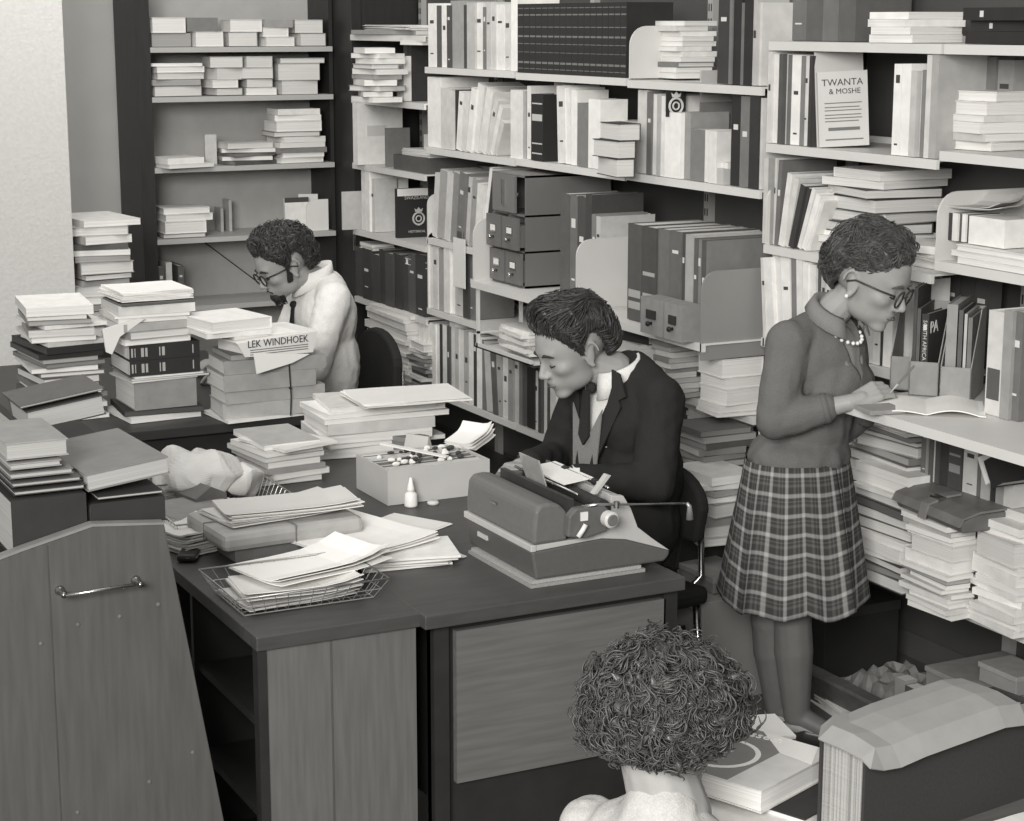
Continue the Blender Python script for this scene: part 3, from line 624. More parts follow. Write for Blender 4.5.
# ================================================================ BACK BOOKCASE ROWS
def backrow(where, z, items):
    n = 0
    for it in items:
        n += 1; u0, u1, v0, v1, tone, kd = it[:6]
        Y = by+.02; a = ony(u0, v1, Y); c = ony(u1, v1, Y); zt = ony((u0+u1)/2, v0, Y).z; zb = ony((u0+u1)/2, v1, Y).z
        w = c.x-a.x; th = max(.006, zt-zb)
        M = T((a.x+c.x)/2, Y+.11, max(zb, z+.001)) @ Rz(radians(it[6] if len(it) > 6 else RND.uniform(-3, 3)))
        o = book(th, w, .2, tone, M, '-y' if kd == 's' else '+y', soft=(kd == 'm'), pt=min(222, tone+30) if kd != 'b' else 205)
        tag(o, ' '.join(x for x in (tw(tone), kw(th), 'flat book,') if x)+' %s listed from lower left %s' % (ORD[n], where), 'book', 'flat books '+where)
backrow('on top shelf of the back bookcase', 2.01, [])
stack('at left, back bookcase top shelf', (2.66, 9.12, 2.011), .20, .2, .14, 'm120 b225', jit=4)
stack('second from left, back bookcase top shelf', (2.87, 9.12, 2.011), .18, .2, .14, 'b225 m120', jit=4)
stack('at middle, back bookcase top shelf', (3.06, 9.12, 2.011), .17, .2, .13, 'b140 b225', jit=4)
stack('fourth from left, back bookcase top shelf', (3.24, 9.12, 2.011), .17, .2, .13, 'b225 b230 m150', jit=4)
stack('at right, back bookcase top shelf', (3.42, 9.12, 2.011), .15, .2, .13, 'b130 b190', jit=4)
stack('at left, back bookcase second shelf', (2.67, 9.12, 1.773), .27, .2, .16, 'b115:1.6 m120 b200 b228 m236:.5', jit=5)
stack('second from left, back bookcase second shelf', (2.96, 9.12, 1.773), .17, .2, .19, 'b105 b228 b180:1.6 b170:1.6', jit=8)
stack('third from left, back bookcase second shelf', (3.14, 9.12, 1.773), .17, .2, .19, 'b228 b120 b180:1.4 b200:1.4', jit=6)
stack('at right, back bookcase second shelf', (3.33, 9.12, 1.773), .23, .2, .18, 'b185:2.2 b165:2.6 b180', jit=3)
stack('overhanging left, back bookcase third shelf', (2.67, 9.04, 1.431), .25, .22, .05, 'm228 m238:1.4', jit=10)
o, k = card('bookend_card', 'narrow pale upright divider on third shelf of back bookcase', 'bookend', (2.975, 9.2, 1.431), .06, .15, 190, .02)
stack('of curled folders, back bookcase third shelf', (3.02, 9.12, 1.431), .28, .2, .11, 'm90 m200 m80 m190 b200:1.5', jit=10)
stack('at right, back bookcase third shelf', (3.29, 9.12, 1.431), .28, .2, .27, 'b228 b228:.8 m130 m225 m232 b120 b222:1.8 m215 m228', jit=6)
stack('at left, back bookcase fourth shelf', (2.69, 9.12, 1.081), .25, .2, .15, 'b130:.6 b236:1.8 b228 b222', jit=5)
for i, (x, h, tn) in enumerate(((3.055, .12, 170), (3.10, .16, 180))):
    o, k = card('glass_divider', ('left' if i == 0 else 'right')+' faint upright divider of two on fourth shelf, back bookcase', 'bookend', (x, 9.3, 1.081), .015, h, tn, .1)
o, k = card('booklet', 'pale booklet with black top leaning at right of fourth shelf', 'booklet', (3.42, 9.18, 1.081), .13, .17, 225, .02, tilt=-.1)
m = MB(); m.box((-.065, -.001, .145), (.065, 0, .17)); m.build('title_band', cover(70), k)
o, k = card('booklet', 'pale slanting booklet behind black-topped one, back bookcase', 'booklet', (3.50, 9.24, 1.081), .10, .18, 215, .02, rz=-.5)
t = thing('bookend', 'rounded white steel bookend at right end of fourth shelf', 'bookend', (3.45, 9.14, 1.081)); plate(t, 0, .12, .0, 0, .16, 222, .05, 'upright_plate'); m = MB(); m.box((0, 0, 0), (.12, .1, .002)); m.build('foot', steel(222), t)
for (x0, h, tn, nm) in ((2.66, .2, 100, 'dark-grey thin file, leftmost'), (2.70, .22, 205, 'pale upright file, second'), (2.76, .2, 100, 'dark upright file, third')):
    o = book(.03, .2, h, tn, T(x0+.02, 9.24, .741) @ Rz(pi/2) @ T(0, 0, h/2) @ Rx(pi/2) @ T(0, 0, -.015)); tag(o, nm+' on low shelf of back bookcase', 'file', 'files on the low shelf of the back bookcase')

# ================================================================ DESK
DX0, DX1, DXM, DY0, DY1, DZ = 1.80, 2.49, 1.36, 3.95, 5.62, .75
t = thing('desk', 'dark wooden office desk with plain front panel under the typewriter', 'desk', (DX0, DY0, 0))
m = MB(); m.box((-.035, -.01, DZ-.035), (DX1-DX0, DY1-DY0, DZ)); m.build('desktop', wood(86, (.6, 4, 3)), t, bevel=.003)
m = MB(); m.box((.06, .02, .30), (DX1-DX0-.04, .04, .69)); m.build('front_panel', wood(122, (.35, 4, 5)), t)
m = MB(); m.box((0, .04, .12), (DX1-DX0-.02, .06, DZ-.035)); m.build('rear_board', wood(46), t)
for x in (0, DX1-DX0-.045):
    for y in (.02, DY1-DY0-.06):
        m = MB(); m.box((x, y, 0), (x+.04, y+.04, DZ-.035)); m.build('leg', wood(44), t)
m = MB(); m.box((.06, .07, .2), (DX1-DX0-.06, .5, DZ-.036)); dp = m.build('pedestal', wood(70), t)
t = thing('side_cabinet', 'dark wooden cabinet with open shelves forming the desk\'s left end', 'cabinet', (DXM, 3.985, 0))
cw = DX0-DXM-.04; cd = DY1-3.985
m = MB(); m.box((-.004, -.012, DZ-.036), (cw+.012, cd, DZ-.001)); m.build('top', wood(86, (.6, 4, 3)), t, bevel=.003)
m = MB(); m.box((.022, 0, 0), (cw, .02, DZ-.036)); m.build('end_panel', wood(118, (5, 4, .35)), t)
m = MB(); m.box((0, -.004, 0), (.022, .03, DZ-.036)); m.build('edge_strip', wood(54), t)
m = MB(); m.box((cw*.45, -.002, 0), (cw*.45+.004, 0, DZ-.036)); m.build('joint', wood(98), t)
m = MB(); m.box((cw-.02, .03, 0), (cw, cd, DZ-.036)); m.build('back_panel', wood(46), t)
for z in (.05, .27, .50):
    m = MB(); m.box((.02, .02, z), (cw-.02, cd-.02, z+.02)); m.build('shelf', wood(60), t)
for y in (.52, 1.05, cd-.02):
    m = MB(); m.box((.01, y, 0), (cw-.02, y+.02, DZ-.036)); m.build('divider', wood(58), t)
# typewriter ----------------------------------------------------
TY = 4.03; TX = 2.096
t = thing('felt_mat', 'pair of pale felt pads under the typewriter', 'mat', (TX-.005, TY-.005, .7505))
m = MB(); m.box((0, 0, 0), (.33, .36, .009)); m.build('lower_pad', cloth(150), t)
m = MB(); m.box((.004, .004, .0095), (.32, .35, .018)); m.build('upper_pad', cloth(165), t)
t = thing('typewriter', 'large two-tone office typewriter seen from behind, carriage lever outstretched', 'typewriter', (TX, TY, .7695))
dk = mat('enamel', 92, .42, var=.06, scale=60); lt = mat('enamel', 186, .42, var=.04, scale=60); md = mat('enamel', 106, .42, var=.06, scale=60)
W_ = .385
m = MB(); m.prism([(.012, 0), (.385, 0), (.398, .012), (.402, .026), (.34, .048), (.27, .072), (.20, .083), (.13, .080), (.0, .073)], 'y', 0, W_); m.build('lower_body', dk, t, bevel=.006)
m = MB(); m.prism([(.0, .073), (.13, .080), (.20, .083), (.27, .072), (.34, .048), (.402, .026), (.35, .064), (.305, .10), (.285, .15), (.262, .187), (.225, .192), (.225, .15), (.16, .12), (.15, .092), (.0, .088)], 'y', .001, .02); m.build('side_panel', lt, t, bevel=.002)
m = MB(); m.prism([(.0, .073), (.13, .080), (.20, .083), (.27, .072), (.34, .048), (.402, .026), (.35, .064), (.305, .10), (.285, .15), (.262, .187), (.225, .192), (.225, .15), (.16, .12), (.15, .092), (.0, .088)], 'y', W_-.02, W_-.001); m.build('side_panel', lt, t, bevel=.002)
m = MB(); m.prism([(-.003, .073), (.012, .073), (.012, .090), (-.003, .090)], 'y', -.002, W_+.002); m.build('trim_band', lt, t, bevel=.002)
m = MB(); m.prism([(.004, .090), (.10, .090), (.10, .165), (.075, .188), (.05, .192), (.022, .19), (.010, .175), (.004, .12)], 'y', -.001, W_+.001); m.build('rear_hood', md, t, bevel=.008)
m = MB(); m.prism([(.255, .05), (.345, .05), (.305, .098), (.285, .148), (.262, .185), (.235, .19), (.235, .05)], 'y', .021, W_-.021); m.build('front_hood', lt, t, bevel=.004)
m = MB(); m.box((.05, .03, .05), (.25, W_-.03, .13)); m.build('type_basket', mat('black_iron', 45, .5), t)
m = MB()
for i in range(4):
    for j in range(11): m.box((.345+i*.014, .05+j*.027, .058-i*.012), (.355+i*.014, .067+j*.027, .068-i*.012))
kb = m.build('keyboard', mat('key_plastic', 52, .4), t)
m = MB(); m.lathe([(.019, -.02), (.019, W_+.0)], 20, M=T(.19, 0, .172) @ Rx(-pi/2)); m.build('platen', mat('rubber', 48, .6), t, smooth=False)
m = MB(); m.box((.10, .0, .150), (.225, W_, .164)); m.box((.105, .0, .164), (.118, W_, .196)); m.build('carriage', mat('black_iron', 60, .4), t)
m = MB(); m.prism([(.085, .108), (.135, .098), (.195, .11), (.215, .15), (.19, .178), (.11, .178), (.09, .16)], 'y', -.03, -.002); e = m.build('carriage_end', mat('enamel', 98, .4), t, bevel=.004)
m = MB(); m.prism([(.085, .108), (.135, .098), (.195, .11), (.215, .15), (.19, .178), (.11, .178), (.09, .16)], 'y', W_+.002, W_+.03); m.build('carriage_end', mat('enamel', 98, .4), t, bevel=.004)
m = MB(); m.lathe([(.012, 0), (.015, .012), (.021, .014), (.021, .036), (.016, .04)], 18, M=T(.19, -.03, .148) @ Rx(pi/2)); kn = m.build('platen_knob', mat('ivory', 200, .4), t, smooth=False)
m = MB(); m.lathe([(.015, .0), (.013, .003)], 16, M=T(.19, -.0702, .148) @ Rx(pi/2)); m.build('knob_face', mat('enamel', 110, .4), kn)
m = MB(); m.lathe([(.012, 0), (.015, .012), (.021, .014), (.021, .036), (.016, .04)], 18, M=T(.19, W_+.03, .148) @ Rx(-pi/2)); m.build('platen_knob', mat('ivory', 215, .4), t)
m = MB(); m.box((.12, -.034, .146), (.14, -.03, .168)); m.build('scale_plate', paper(220), t)
m = MB(); m.tube([(.11, -.038, .108), (.122, -.04, .125), (.130, -.04, .138)], .0065, 8); m.build('release_tab', mat('ivory', 222, .4), t, smooth=True)
m = MB(); m.tube([(.13, -.02, .178), (.17, -.035, .184), (.22, -.045, .18), (.30, -.06, .175), (.40, -.07, .168)], [.005, .004, .003, .0028, .0028], 8); lv = m.build('return_lever', CHROME, t, smooth=True)
m = MB(); m.lathe([(.008, 0), (.008, .016)], 10, M=T(.215, -.045, .172)); m.build('lever_joint', CHROME, lv)
m = MB(); m.tube([(.405, -.071, .168), (.412, -.072, .16), (.414, -.072, .125)], [.004, .006, .010], 8); m.build('lever_grip', mat('chrome_dull', 170, .4, .6), lv, smooth=True)
# paper support flap, margin rods, sheet of clear plastic at rear
m = MB(); m.tube([(.14, .02, .20), (.14, W_-.02, .20)], .004, 6); m.tube([(.235, .03, .205), (.235, W_-.02, .205)], .004, 6); m.build('paper_bail', CHROME, t, smooth=True)
for y in (.09, .25):
    m = MB(); m.lathe([(.009, 0), (.009, .02)], 10, M=T(.235, y, .205) @ Rx(-pi/2)); m.build('bail_roller', mat('rubber', 45, .6), t)
m = MB(); m.prism([(.13, .17), (.134, .17), (.105, .262), (.101, .262)], 'y', .16, .27); m.build('paper_rest', mat('clear_plastic', 190, .15, .3, spec=.8), t)
m = MB(); m.prism([(.2, .188), (.21, .188), (.25, .232), (.24, .235)], 'y', .045, .065); m.build('bracket', lt, t)
m = MB(); m.prism([(.16, .198), (.245, .206), (.247, .209), (.16, .202)], 'y', .13, .34); m.build('typing_sheet', paper(236), t)
m = MB(); m.prism([(.235, .192), (.262, .19), (.40, .10), (.37, .1)], 'y', .34, .375); m.build('copy_arm', lt, t)
m = MB(); m.box((-.0006, .20, .148), (.0045, .235, .153)); m.build('badge', CHROME, t)
m = MB(); m.box((.0, .255, .040), (.0076, .31, .052)); m.build('maker_plate', mat('ivory', 190, .5), t)
# things on the desk -------------------------------------------
def onz3(u, v, z): return onz(u, v, z)
def wire_tray(label, c, lx, ly, h, rz, fl=.03):
    t = thing('wire_tray', label, 'letter tray', c, rz, 'wire letter trays on the desk')
    wm = mat('wire', 175, .35, .7)
    def ring(z, e): return [(-lx/2-e, -ly/2-e, z), (lx/2+e, -ly/2-e, z), (lx/2+e, ly/2+e, z), (-lx/2-e, ly/2+e, z)]
    m = MB(); r = ring(h, fl); m.tube(r+[r[0]], .0026, 6); m.build('rim', wm, t, smooth=True)
    m = MB(); r = ring(.004, 0); m.tube(r+[r[0]], .0018, 5); r = ring(h*.5, fl*.5); m.tube(r+[r[0]], .0013, 5); m.build('lower_ring', wm, t)
    m = MB(); nx, ny = int(lx/.026), int(ly/.026)
    for i in range(nx+1):
        a = i/nx-.5
        m.tube([(a*(lx+2*fl), -ly/2-fl, h), (a*lx, -ly/2, .004), (a*lx, ly/2, .004), (a*(lx+2*fl), ly/2+fl, h)], .0011, 4)
    for j in range(ny+1):
        a = j/ny-.5
        m.tube([(-lx/2-fl, a*(ly+2*fl), h), (-lx/2, a*ly, .004), (lx/2, a*ly, .004), (lx/2+fl, a*(ly+2*fl), h)], .0011, 4)
    m.build('mesh', wm, t); return t
wire_tray('wire letter tray heaped with white papers at desk corner', (1.545, 4.235, .751), .33, .22, .055, radians(0))
wire_tray('wire letter tray behind the brown paper parcel', (1.62, 5.02, .751), .34, .40, .06, 0)
# papers in near tray
for i, (x, y, z, lx, ly, tone, a, cu, lab) in enumerate((
    (1.53, 4.24, .757, .28, .2, 205, 4, .01, 'crumpled grey-white sheets at bottom of the near wire tray'),
    (1.55, 4.245, .775, .29, .21, 228, -6, .02, 'white sheets, middle layer in the near wire tray'),
    (1.62, 4.32, .795, .33, .24, 244, 12, .03, 'big white sheet topping the near wire tray'),
    (1.82, 4.56, .786, .30, .38, 242, 20, .01, 'large white sheets spread between tray and card box'),
    (1.80, 4.9, .7515, .24, .30, 240, -12, .0, 'white sheet lying flat behind the spread papers'),
    (2.01, 4.58, .752, .1, .1, 232, 30, .0, 'small white slip on desk before card box'))):
    o = sheets(T(x, y, z) @ Rz(radians(a)), lx, ly, .008 if i < 4 else .002, tone, curl=cu); tag(o, lab, 'papers')
stack('of magazines beside the spread papers', (1.78, 4.32, .751), .28, .24, .03, 'm225 m180 m236 m215 m232', jit=14)
o = sheets(T(2.06, 4.72, .752) @ Rz(.5), .15, .2, .003, 240); tag(o, 'white sheet on desk in front of glue bottle', 'papers')
o = sheets(T(1.99, 4.42, .7525) @ Rz(.1), .13, .16, .003, 238); tag(o, 'white sheet tucked behind the typewriter', 'papers')
# parcel in brown paper
t = thing('paper_parcel', 'brown paper parcel tied with string over a dark box', 'parcel', (1.50, 4.56, .7515), radians(3))
m = MB(); m.box((.01, .01, 0), (.34, .25, .035)); m.build('lower_book', cover(112), t, bevel=.003)
m = MB(); m.box((-.03, -.015, .036), (.37, .27, .085)); o = m.build('wrapping', mat('wrapping_paper', 170, .5, var=.14, scale=14, bump=.25), t, bevel=.016)
sb = o.modifiers.new('s', 'SUBSURF'); sb.levels = sb.render_levels = 2; sb.subdivision_type = 'SIMPLE'
m = MB(); m.tube([(.17, -.018, -.0 + .03), (.17, -.018, .088), (.17, .273, .088)], .002, 5); m.tube([(-.034, .12, .04), (-.034, .12, .088), (.374, .12, .088), (.374, .12, .04)], .002, 5); m.build('string', mat('string', 120), t)
for i, (dx, dy, a, tone, lab) in enumerate(((.18, .15, 6, 226, 'white papers lying lowest on the tied brown parcel'), (.2, .13, -4, 232, 'curved white papers on top of the tied brown parcel'))):
    o = sheets(T(1.50+dx, 4.56+dy, .84+i*.014) @ Rz(radians(a)), .36, .2, .01, tone, curl=.012); tag(o, lab, 'papers')
o = sheets(T(1.46, 4.78, .7515) @ Rz(.3), .14, .18, .05, 225, curl=.02); tag(o, 'pale crumpled papers left of the tied parcel', 'papers')
o = sheets(T(1.55, 5.0, .762) @ Rz(-.05), .28, .34, .012, 236); tag(o, 'white papers inside the wire tray behind the parcel', 'papers')
o = book(.012, .22, .3, 140, T(1.56, 5.02, .776) @ Rz(.2), '+x', soft=True); tag(o, 'grey magazine on white papers in rear wire tray', 'magazine')
t = thing('spectacle_case', 'black spectacle case on desk edge left of the parcel', 'case', (1.43, 4.70, .7515), 1.1)
m = MB(); m.box((-.075, -.026, .001), (.075, .026, .02)); m.build('case', mat('black_leather', 48, .45), t, bevel=.008); m = MB(); m.tube([(-.076, 0, .012), (-.07, -.027, .012), (.07, -.027, .012), (.076, 0, .012)], .001, 4); m.build('seam', steel(120), t)
# white wrapped bundle
t = thing('wrapped_bundle', 'large crumpled white paper bundle with a dark open end', 'bundle', (1.655, 5.25, .7515), radians(12))
m = MB(); rr = random.Random(11)
m.ell((-.01, .02, .075), (.12, .11, .075), n=26); m.ell((-.06, .06, .085), (.08, .07, .07), n=20); m.ell((.10, -.02, .05), (.07, .08, .055), n=20)
def crumple(m, amp, sc):
    m.v = [tuple(Vector(p)+Vector(p).normalized()*0+Vector((noise.noise(Vector(p)*sc), noise.noise(Vector(p)*sc+Vector((7, 3, 1))), noise.noise(Vector(p)*sc+Vector((1, 9, 4)))*.8))*amp) for p in m.v]
crumple(m, .03, 14); m.v = [(p[0], p[1], max(0, p[2])) for p in m.v]
m.build('wrapper', mat('wax_paper', 214, .4, var=.08, scale=20, bump=.2), t)
m = MB(); m.prism([(-.02, .0), (.075, .0), (.07, .05), (.02, .075), (-.03, .045)], 'y', -.125, .0, M=T(-.085, -.01, 0)); m.build('contents', mat('card_box', 110, .8), t)
# grey stack + white paper pile
px_stack('of grey magazines behind glue bottle', 262, 487, .751, 232, 327, 446, 'm170 m200 m150 m190 m165 m210 m180', jit=5, rot=radians(8))
o = sheets(T(1.97, 5.42, .862) @ Rz(.3), .2, .24, .01, 236); tag(o, 'white folder lying across the grey magazine pile', 'papers')
px_stack('of paper at far desk edge', 330, 462, .751, 300, 452, 410, 'm215:2 m190 m225:2 m200:2 m228 m236 m210', jit=3, rot=radians(-4))
o = sheets(T(2.44, 5.58, .93) @ Rz(-.1), .36, .26, .014, 240); tag(o, 'wide white folder topping the paper pile at far desk edge', 'papers')
# card index box
c = onz(395, 506, .751)
t = thing('card_index_box', 'open pale card index box crammed with cards and clips', 'box', (2.10, 4.945, .751), 0)
m = MB(); k = .006; bl, bw, bh = .33, .24, .105
for a in ((k,k,0,bl-k,bw-k,k),(0,0,0,bl,k,bh),(0,bw-k,0,bl,bw,bh),(0,k,0,k,bw-k,bh),(bl-k,k,0,bl,bw-k,bh)): m.box(a[:3], a[3:])
m.build('box', mat('card_box', 186, .8, var=.05, scale=10), t)
m = MB(); rr = random.Random(3)
for i in range(60):
    y = .010+i*.0037; h = .085+rr.random()*.018; m.box((.012, y, .006), (bl-.012, y+.003, h), i % 3)
m.build('cards', [paper(222), paper(190), cover(110)], t)['kind'] = 'stuff'
m = MB()
for i in range(40):
    x, y, z = rr.uniform(.04, .30), rr.uniform(.03, .21), .104+rr.random()*.012
    m.ell((x, y, z), (.006+rr.random()*.008, .004+rr.random()*.008, .004+rr.random()*.006), n=6, mi=i % 2)
m.build('clips', [cover(60), paper(228)], t)['kind'] = 'stuff'
m = MB(); m.box((0, 0, 0), (.02, .22, .004)); m.build('tie_strip', paper(228), t, (.20, .03, .115), rot=(.1, 0, .7))
o = sheets(T(2.47, 5.16, .862) @ Rz(.4) @ Ry(-.3), .1, .12, .02, 236, curl=.02); tag(o, 'white note block leaning at the card box right end', 'papers')
# bottle
c = onz(411, 506, .751)
t = thing('glue_bottle', 'small white pointed glue bottle standing before the card box', 'bottle', (c.x, c.y, .751))
m = MB(); m.lathe([(.019, 0), (.020, .004), (.018, .036), (.010, .044)], 18); m.build('bottle', mat('white_plastic', 235, .35), t, smooth=True)
m = MB(); m.lathe([(.011, .044), (.011, .052), (.006, .074), (.003, .085)], 16); m.build('nozzle', mat('white_plastic', 240, .35), t, smooth=True)
c = onz(433, 504, .751)
t = thing('eraser', 'small pale eraser on desk right of the glue bottle', 'eraser', (c.x, c.y, .751)); m = MB(); m.lathe([(.016, 0), (.018, .005), (.014, .01)], 12); m.build('rubber', paper(205), t); m = MB(); m.lathe([(.012, .010), (.010, .012)], 12); m.build('cap', paper(180), t)
# cup / tin & small stuff beyond the card box
for (u, v, nm, lab, tone, dx, dy, h) in ((470, 452, 'tin', 'grey tin box standing beyond the card index box', 125, .09, .1, .06), (493, 462, 'small_box', 'small pale box beside the tin on far desk edge', 170, .07, .06, .05)):
    c = onz(u, v, .751); boxthing(nm, lab, 'box', (min(c.x, 2.41), c.y, .751), min(dx, .075), dy, h, tone, .4, lid=.012)
t = thing('desk_calendar', 'small tilted pale card beyond the index box near the suited man', 'card', (2.42, 5.40, .751), .5)
m = MB(); m.prism([(0, 0), (.06, 0), (.03, .08), (.026, .08)], 'y', 0, .09); m.build('card', paper(200), t); m = MB(); m.box((-.002, 0, 0), (.07, .09, .004)); m.build('base', cover(70), t)
# ================================================================ SECOND DESK and left piles
t = thing('rear_desk', 'dark desk under tall book piles before the bearded man', 'desk', (1.42, 6.28, 0))
m = MB(); m.box((0, 0, .715), (1.04, 1.5, .75)); m.build('desktop', wood(64, (.6, 4, 3)), t, bevel=.003)
m = MB(); m.box((.03, .03, .05), (1.0, .05, .715)); m.build('front_panel', wood(46, (.6, 4, 3)), t)
for x in (.02, .98):
    for y in (.06, 1.44): m = MB(); m.box((x, y, 0), (x+.04, y+.04, .715)); m.build('leg', wood(44), t)
# pile P3 (right, tied ledgers)
ux = onz(232, 426, .75)
z3, c3, lx3, ly3, _h = px_stack('tied in front of bearded man', 225, 424, .751, 205, 328, 362, 'm236:.4 e175:2 e165:1.6 e160:2.1 e150:1.6', jit=3, jp=.006)
t = thing('string_tie', 'black string tied round the ledgers before bearded man', 'string', (c3.x+lx3*.62, c3.y, .751))
m = MB(); m.tube([(0, -.012, .01), (.003, -.014, .08), (-.002, -.012, z3-.75), (0, .1, z3-.748+.004)], .0025, 5); m.build('string', mat('string', 48), t); m = MB(); m.ell((0, -.014, .11), .005, n=8); m.build('knot', mat('string', 48), t)
zz = stack('topping the tied ledgers', (c3.x+.03, c3.y, z3), lx3-.06, ly3, .085, 'm110:.8 m225:1.6 m236', jit=10, rot=.06)
t = thing('newspaper', 'newspaper with big headline hanging over the tied ledgers', 'newspaper', (c3.x+.16, c3.y-.034, z3+.07), radians(9))
m = MB(); m.prism([(-.10, -.05), (.17, -.06), (.19, .015), (-.13, .0)], 'y', -.006, 0); m.prism([(-.13, .0), (.19, .015), (.19, .018), (-.13, .003)], 'y', 0, .2); k = m.build('page', paper(222), t)
text_mesh('LEK WINDHOEK', .036, k, (.03, -.0075, -.008), (pi/2, 0, 0), cover(60), 'headline', sx=.9); 
m = MB(); 
for z in (-.03, -.038, -.046): m.box((-.08, -.007, z), (.15, -.006, z+.003))
m.build('small_print', cover(110), k)
t = thing('pale_folder', 'white folded sheet drooping below the newspaper headline', 'papers', (c3.x+.18, c3.y-.040, z3-.012), radians(8))
m = MB(); m.prism([(-.08, -.03), (.06, -.005), (.13, .02), (-.09, .045)], 'y', -.008, -.003); m.build('sheet', paper(232), t)
stack('big white book block over the ledgers', (c3.x-.08, c3.y-.01, zz), .25, .26, .06, 'm225 b238:2.4', jit=4, rot=.12)
# pile P2
z2, c2, lx2, ly2, _h = px_stack('with two black gilt volumes', 128, 424, .751, 108, 206, 412, 'm225 m40', jit=2, jp=.003)
z2 = stack('of the worn ledger', (c2.x+.03, c2.y, z2), lx2-.05, ly2, .1, 'e140', jit=1)
z2 = stack('of thin pamphlets over worn ledger', (c2.x+.01, c2.y-.005, z2), lx2, ly2, .02, 'm200 m170 m225', jit=3)
for k in range(2):
    h = .055; o = book(h, lx2-.03, .26, 40, T(c2.x+lx2/2+.0, c2.y+.13, z2+.0005), '-y')
    m = MB()
    for (a, w) in ((-.14, .004), (-.13, .003), (-.12, .006), (-.108, .003), (-.085, .01), (-.07, .008), (-.02, .004), (-.01, .01), (.1, .004)): m.box((a, -.1308, .012), (a+w, -.13, .043))
    m.build('gilt_bands', paper(165), o); tag(o, ('lower' if k == 0 else 'upper')+' of two black volumes with pale spine markings, left pile', 'book', 'pair of black volumes with pale spine markings'); z2 += h+.001
z2 = stack('over the black gilt volumes', (c2.x-.01, c2.y, z2), lx2+.01, ly2, .145, 'b228:.9 s150:1.5 e165:1.5 m215:.8 m228:.5 e205:1.5 m90:.4', jit=3)
o = sheets(T(c2.x+.12, c2.y+.14, z2+.003) @ Rz(.05), .26, .24, .035, 240); tag(o, 'white paper block on top of the black gilt volume pile', 'papers')
t = thing('draped_paper', 'torn white sheet drooping over left side of gilt volume pile', 'papers', (c2.x-.02, c2.y-.01, z2-.1), 0)
m = MB(); m.prism([(-.06, .02), (.07, .05), (.09, .046), (.0, -.01), (-.03, -.07), (-.05, -.06)], 'y', -.006, .004); m.build('sheet', paper(220), t)
px_stack('big open white book at top middle', 262, 345, .965, 205, 300, 308, 'b238', jit=3) if False else None
# pile P1 far left
z1, c1, lx1, ly1, _h = px_stack('of folders at far left', 40, 424, .751, 18, 108, 308, 'm205 b170:1.6 m200 m215 m90:1.4 m205 m120:1.4 b95:1.8 s110 m205 m90 m120 m45:1.2 m40:1.6 m190 m205 m160:1.6 m225 m120 m228 m238:2', jit=6)
# pile P0 behind pillar
t = thing('rear_side_table', 'small dark table hidden behind the pillar, carrying files', 'table', (1.95, 8.0, 0))
m = MB(); m.box((0, 0, .71), (.5, .6, .74)); m.build('tabletop', wood(60), t)
for x in (0.02, .44):
    for y in (.02, .54): m = MB(); m.box((x, y, 0), (x+.04, y+.04, .71)); m.build('leg', wood(50), t)
stack('of files beside the pillar', (1.99, 8.02, .741), .26, .4, .56, 'b70:2 b110:2 m60 b150:1.6 m100 m205:1.4 s190:1.8 m150 b60 s170:1.8 m120 m205 m90 m190:1.4 b165:1.4 m225', jit=8)
t = thing('jar', 'grey rounded jar at foot of the file pile beyond black volumes', 'jar', (2.28, 8.1, .741)); m = MB(); m.lathe([(.05, 0), (.055, .03), (.05, .1), (.035, .12)], 18); m.build('body', mat('stoneware', 120, .5), t, smooth=True); m = MB(); m.lathe([(.04, .12), (.04, .13)], 18); m.build('lid', mat('stoneware', 150, .5), t)
# ================================================================ BOOK TRUCK bottom left
TRY = 3.85
t = thing('book_truck', 'wooden book truck end panel with chrome handle, bottom left', 'trolley', (.96, TRY, 0))
pts = [(-.40, .10), (-.36, 1.0), (-.15, 1.055), (0, 1.09), (.155, 1.076), (.31, .10)]
m = MB(); m.prism(pts, 'y', 0, .022); m.build('end_panel', wood(98, (4, 3, .35)), t, bevel=.002)
m = MB(); m.prism([(-.36, 1.0), (-.15, 1.055), (0, 1.09), (.155, 1.076), (.155, 1.081), (0, 1.096), (-.15, 1.061), (-.36, 1.006)], 'y', -.003, .025); m.build('edge_band', wood(150), t)
m = MB(); m.prism(pts, 'y', .95, .972); m.build('end_panel', wood(98, (4, 3, .35)), t)
m = MB(); m.box((-.098, -.001, .12), (-.095, 0, 1.06)); m.build('joint', wood(86), t)
for z in (.98, .6, .25):
    m = MB(); m.box((-.34, .022, z-.02), (.14 + (1.0-z)*.13, .95, z)); m.build('shelf', wood(70), t)
m = MB(); hz = .96
m.tube([(-.072, -.035, hz-.002), (.085, -.035, hz+.002)], .004, 8); h = m.build('handle', CHROME, t, smooth=True)
for x in (-.075, .088):
    m = MB(); m.lathe([(.011, 0), (.009, .005), (.005, .008), (.005, .033), (.007, .038)], 12, M=T(x, 0, hz) @ Rx(pi/2)); m.build('mount', CHROME, h, smooth=True)
for (x, z) in ((.135, .90), (-.04, .88), (.05, .885), (.2, .55), (.1, .5), (-.06, .46), (-.12, .85)):
    m = MB(); m.lathe([(.005, 0), (.004, .002), (0, .003)], 8, M=T(x, 0, z) @ Rx(pi/2)); m.build('screw', wood(120), t)
for x in (-.3, .22):
    m = MB(); m.lathe([(.045, -.012), (.05, 0), (.045, .012)], 16, M=T(x, .08, .05) @ Rx(pi/2)); m.build('wheel', mat('rubber', 45), t)
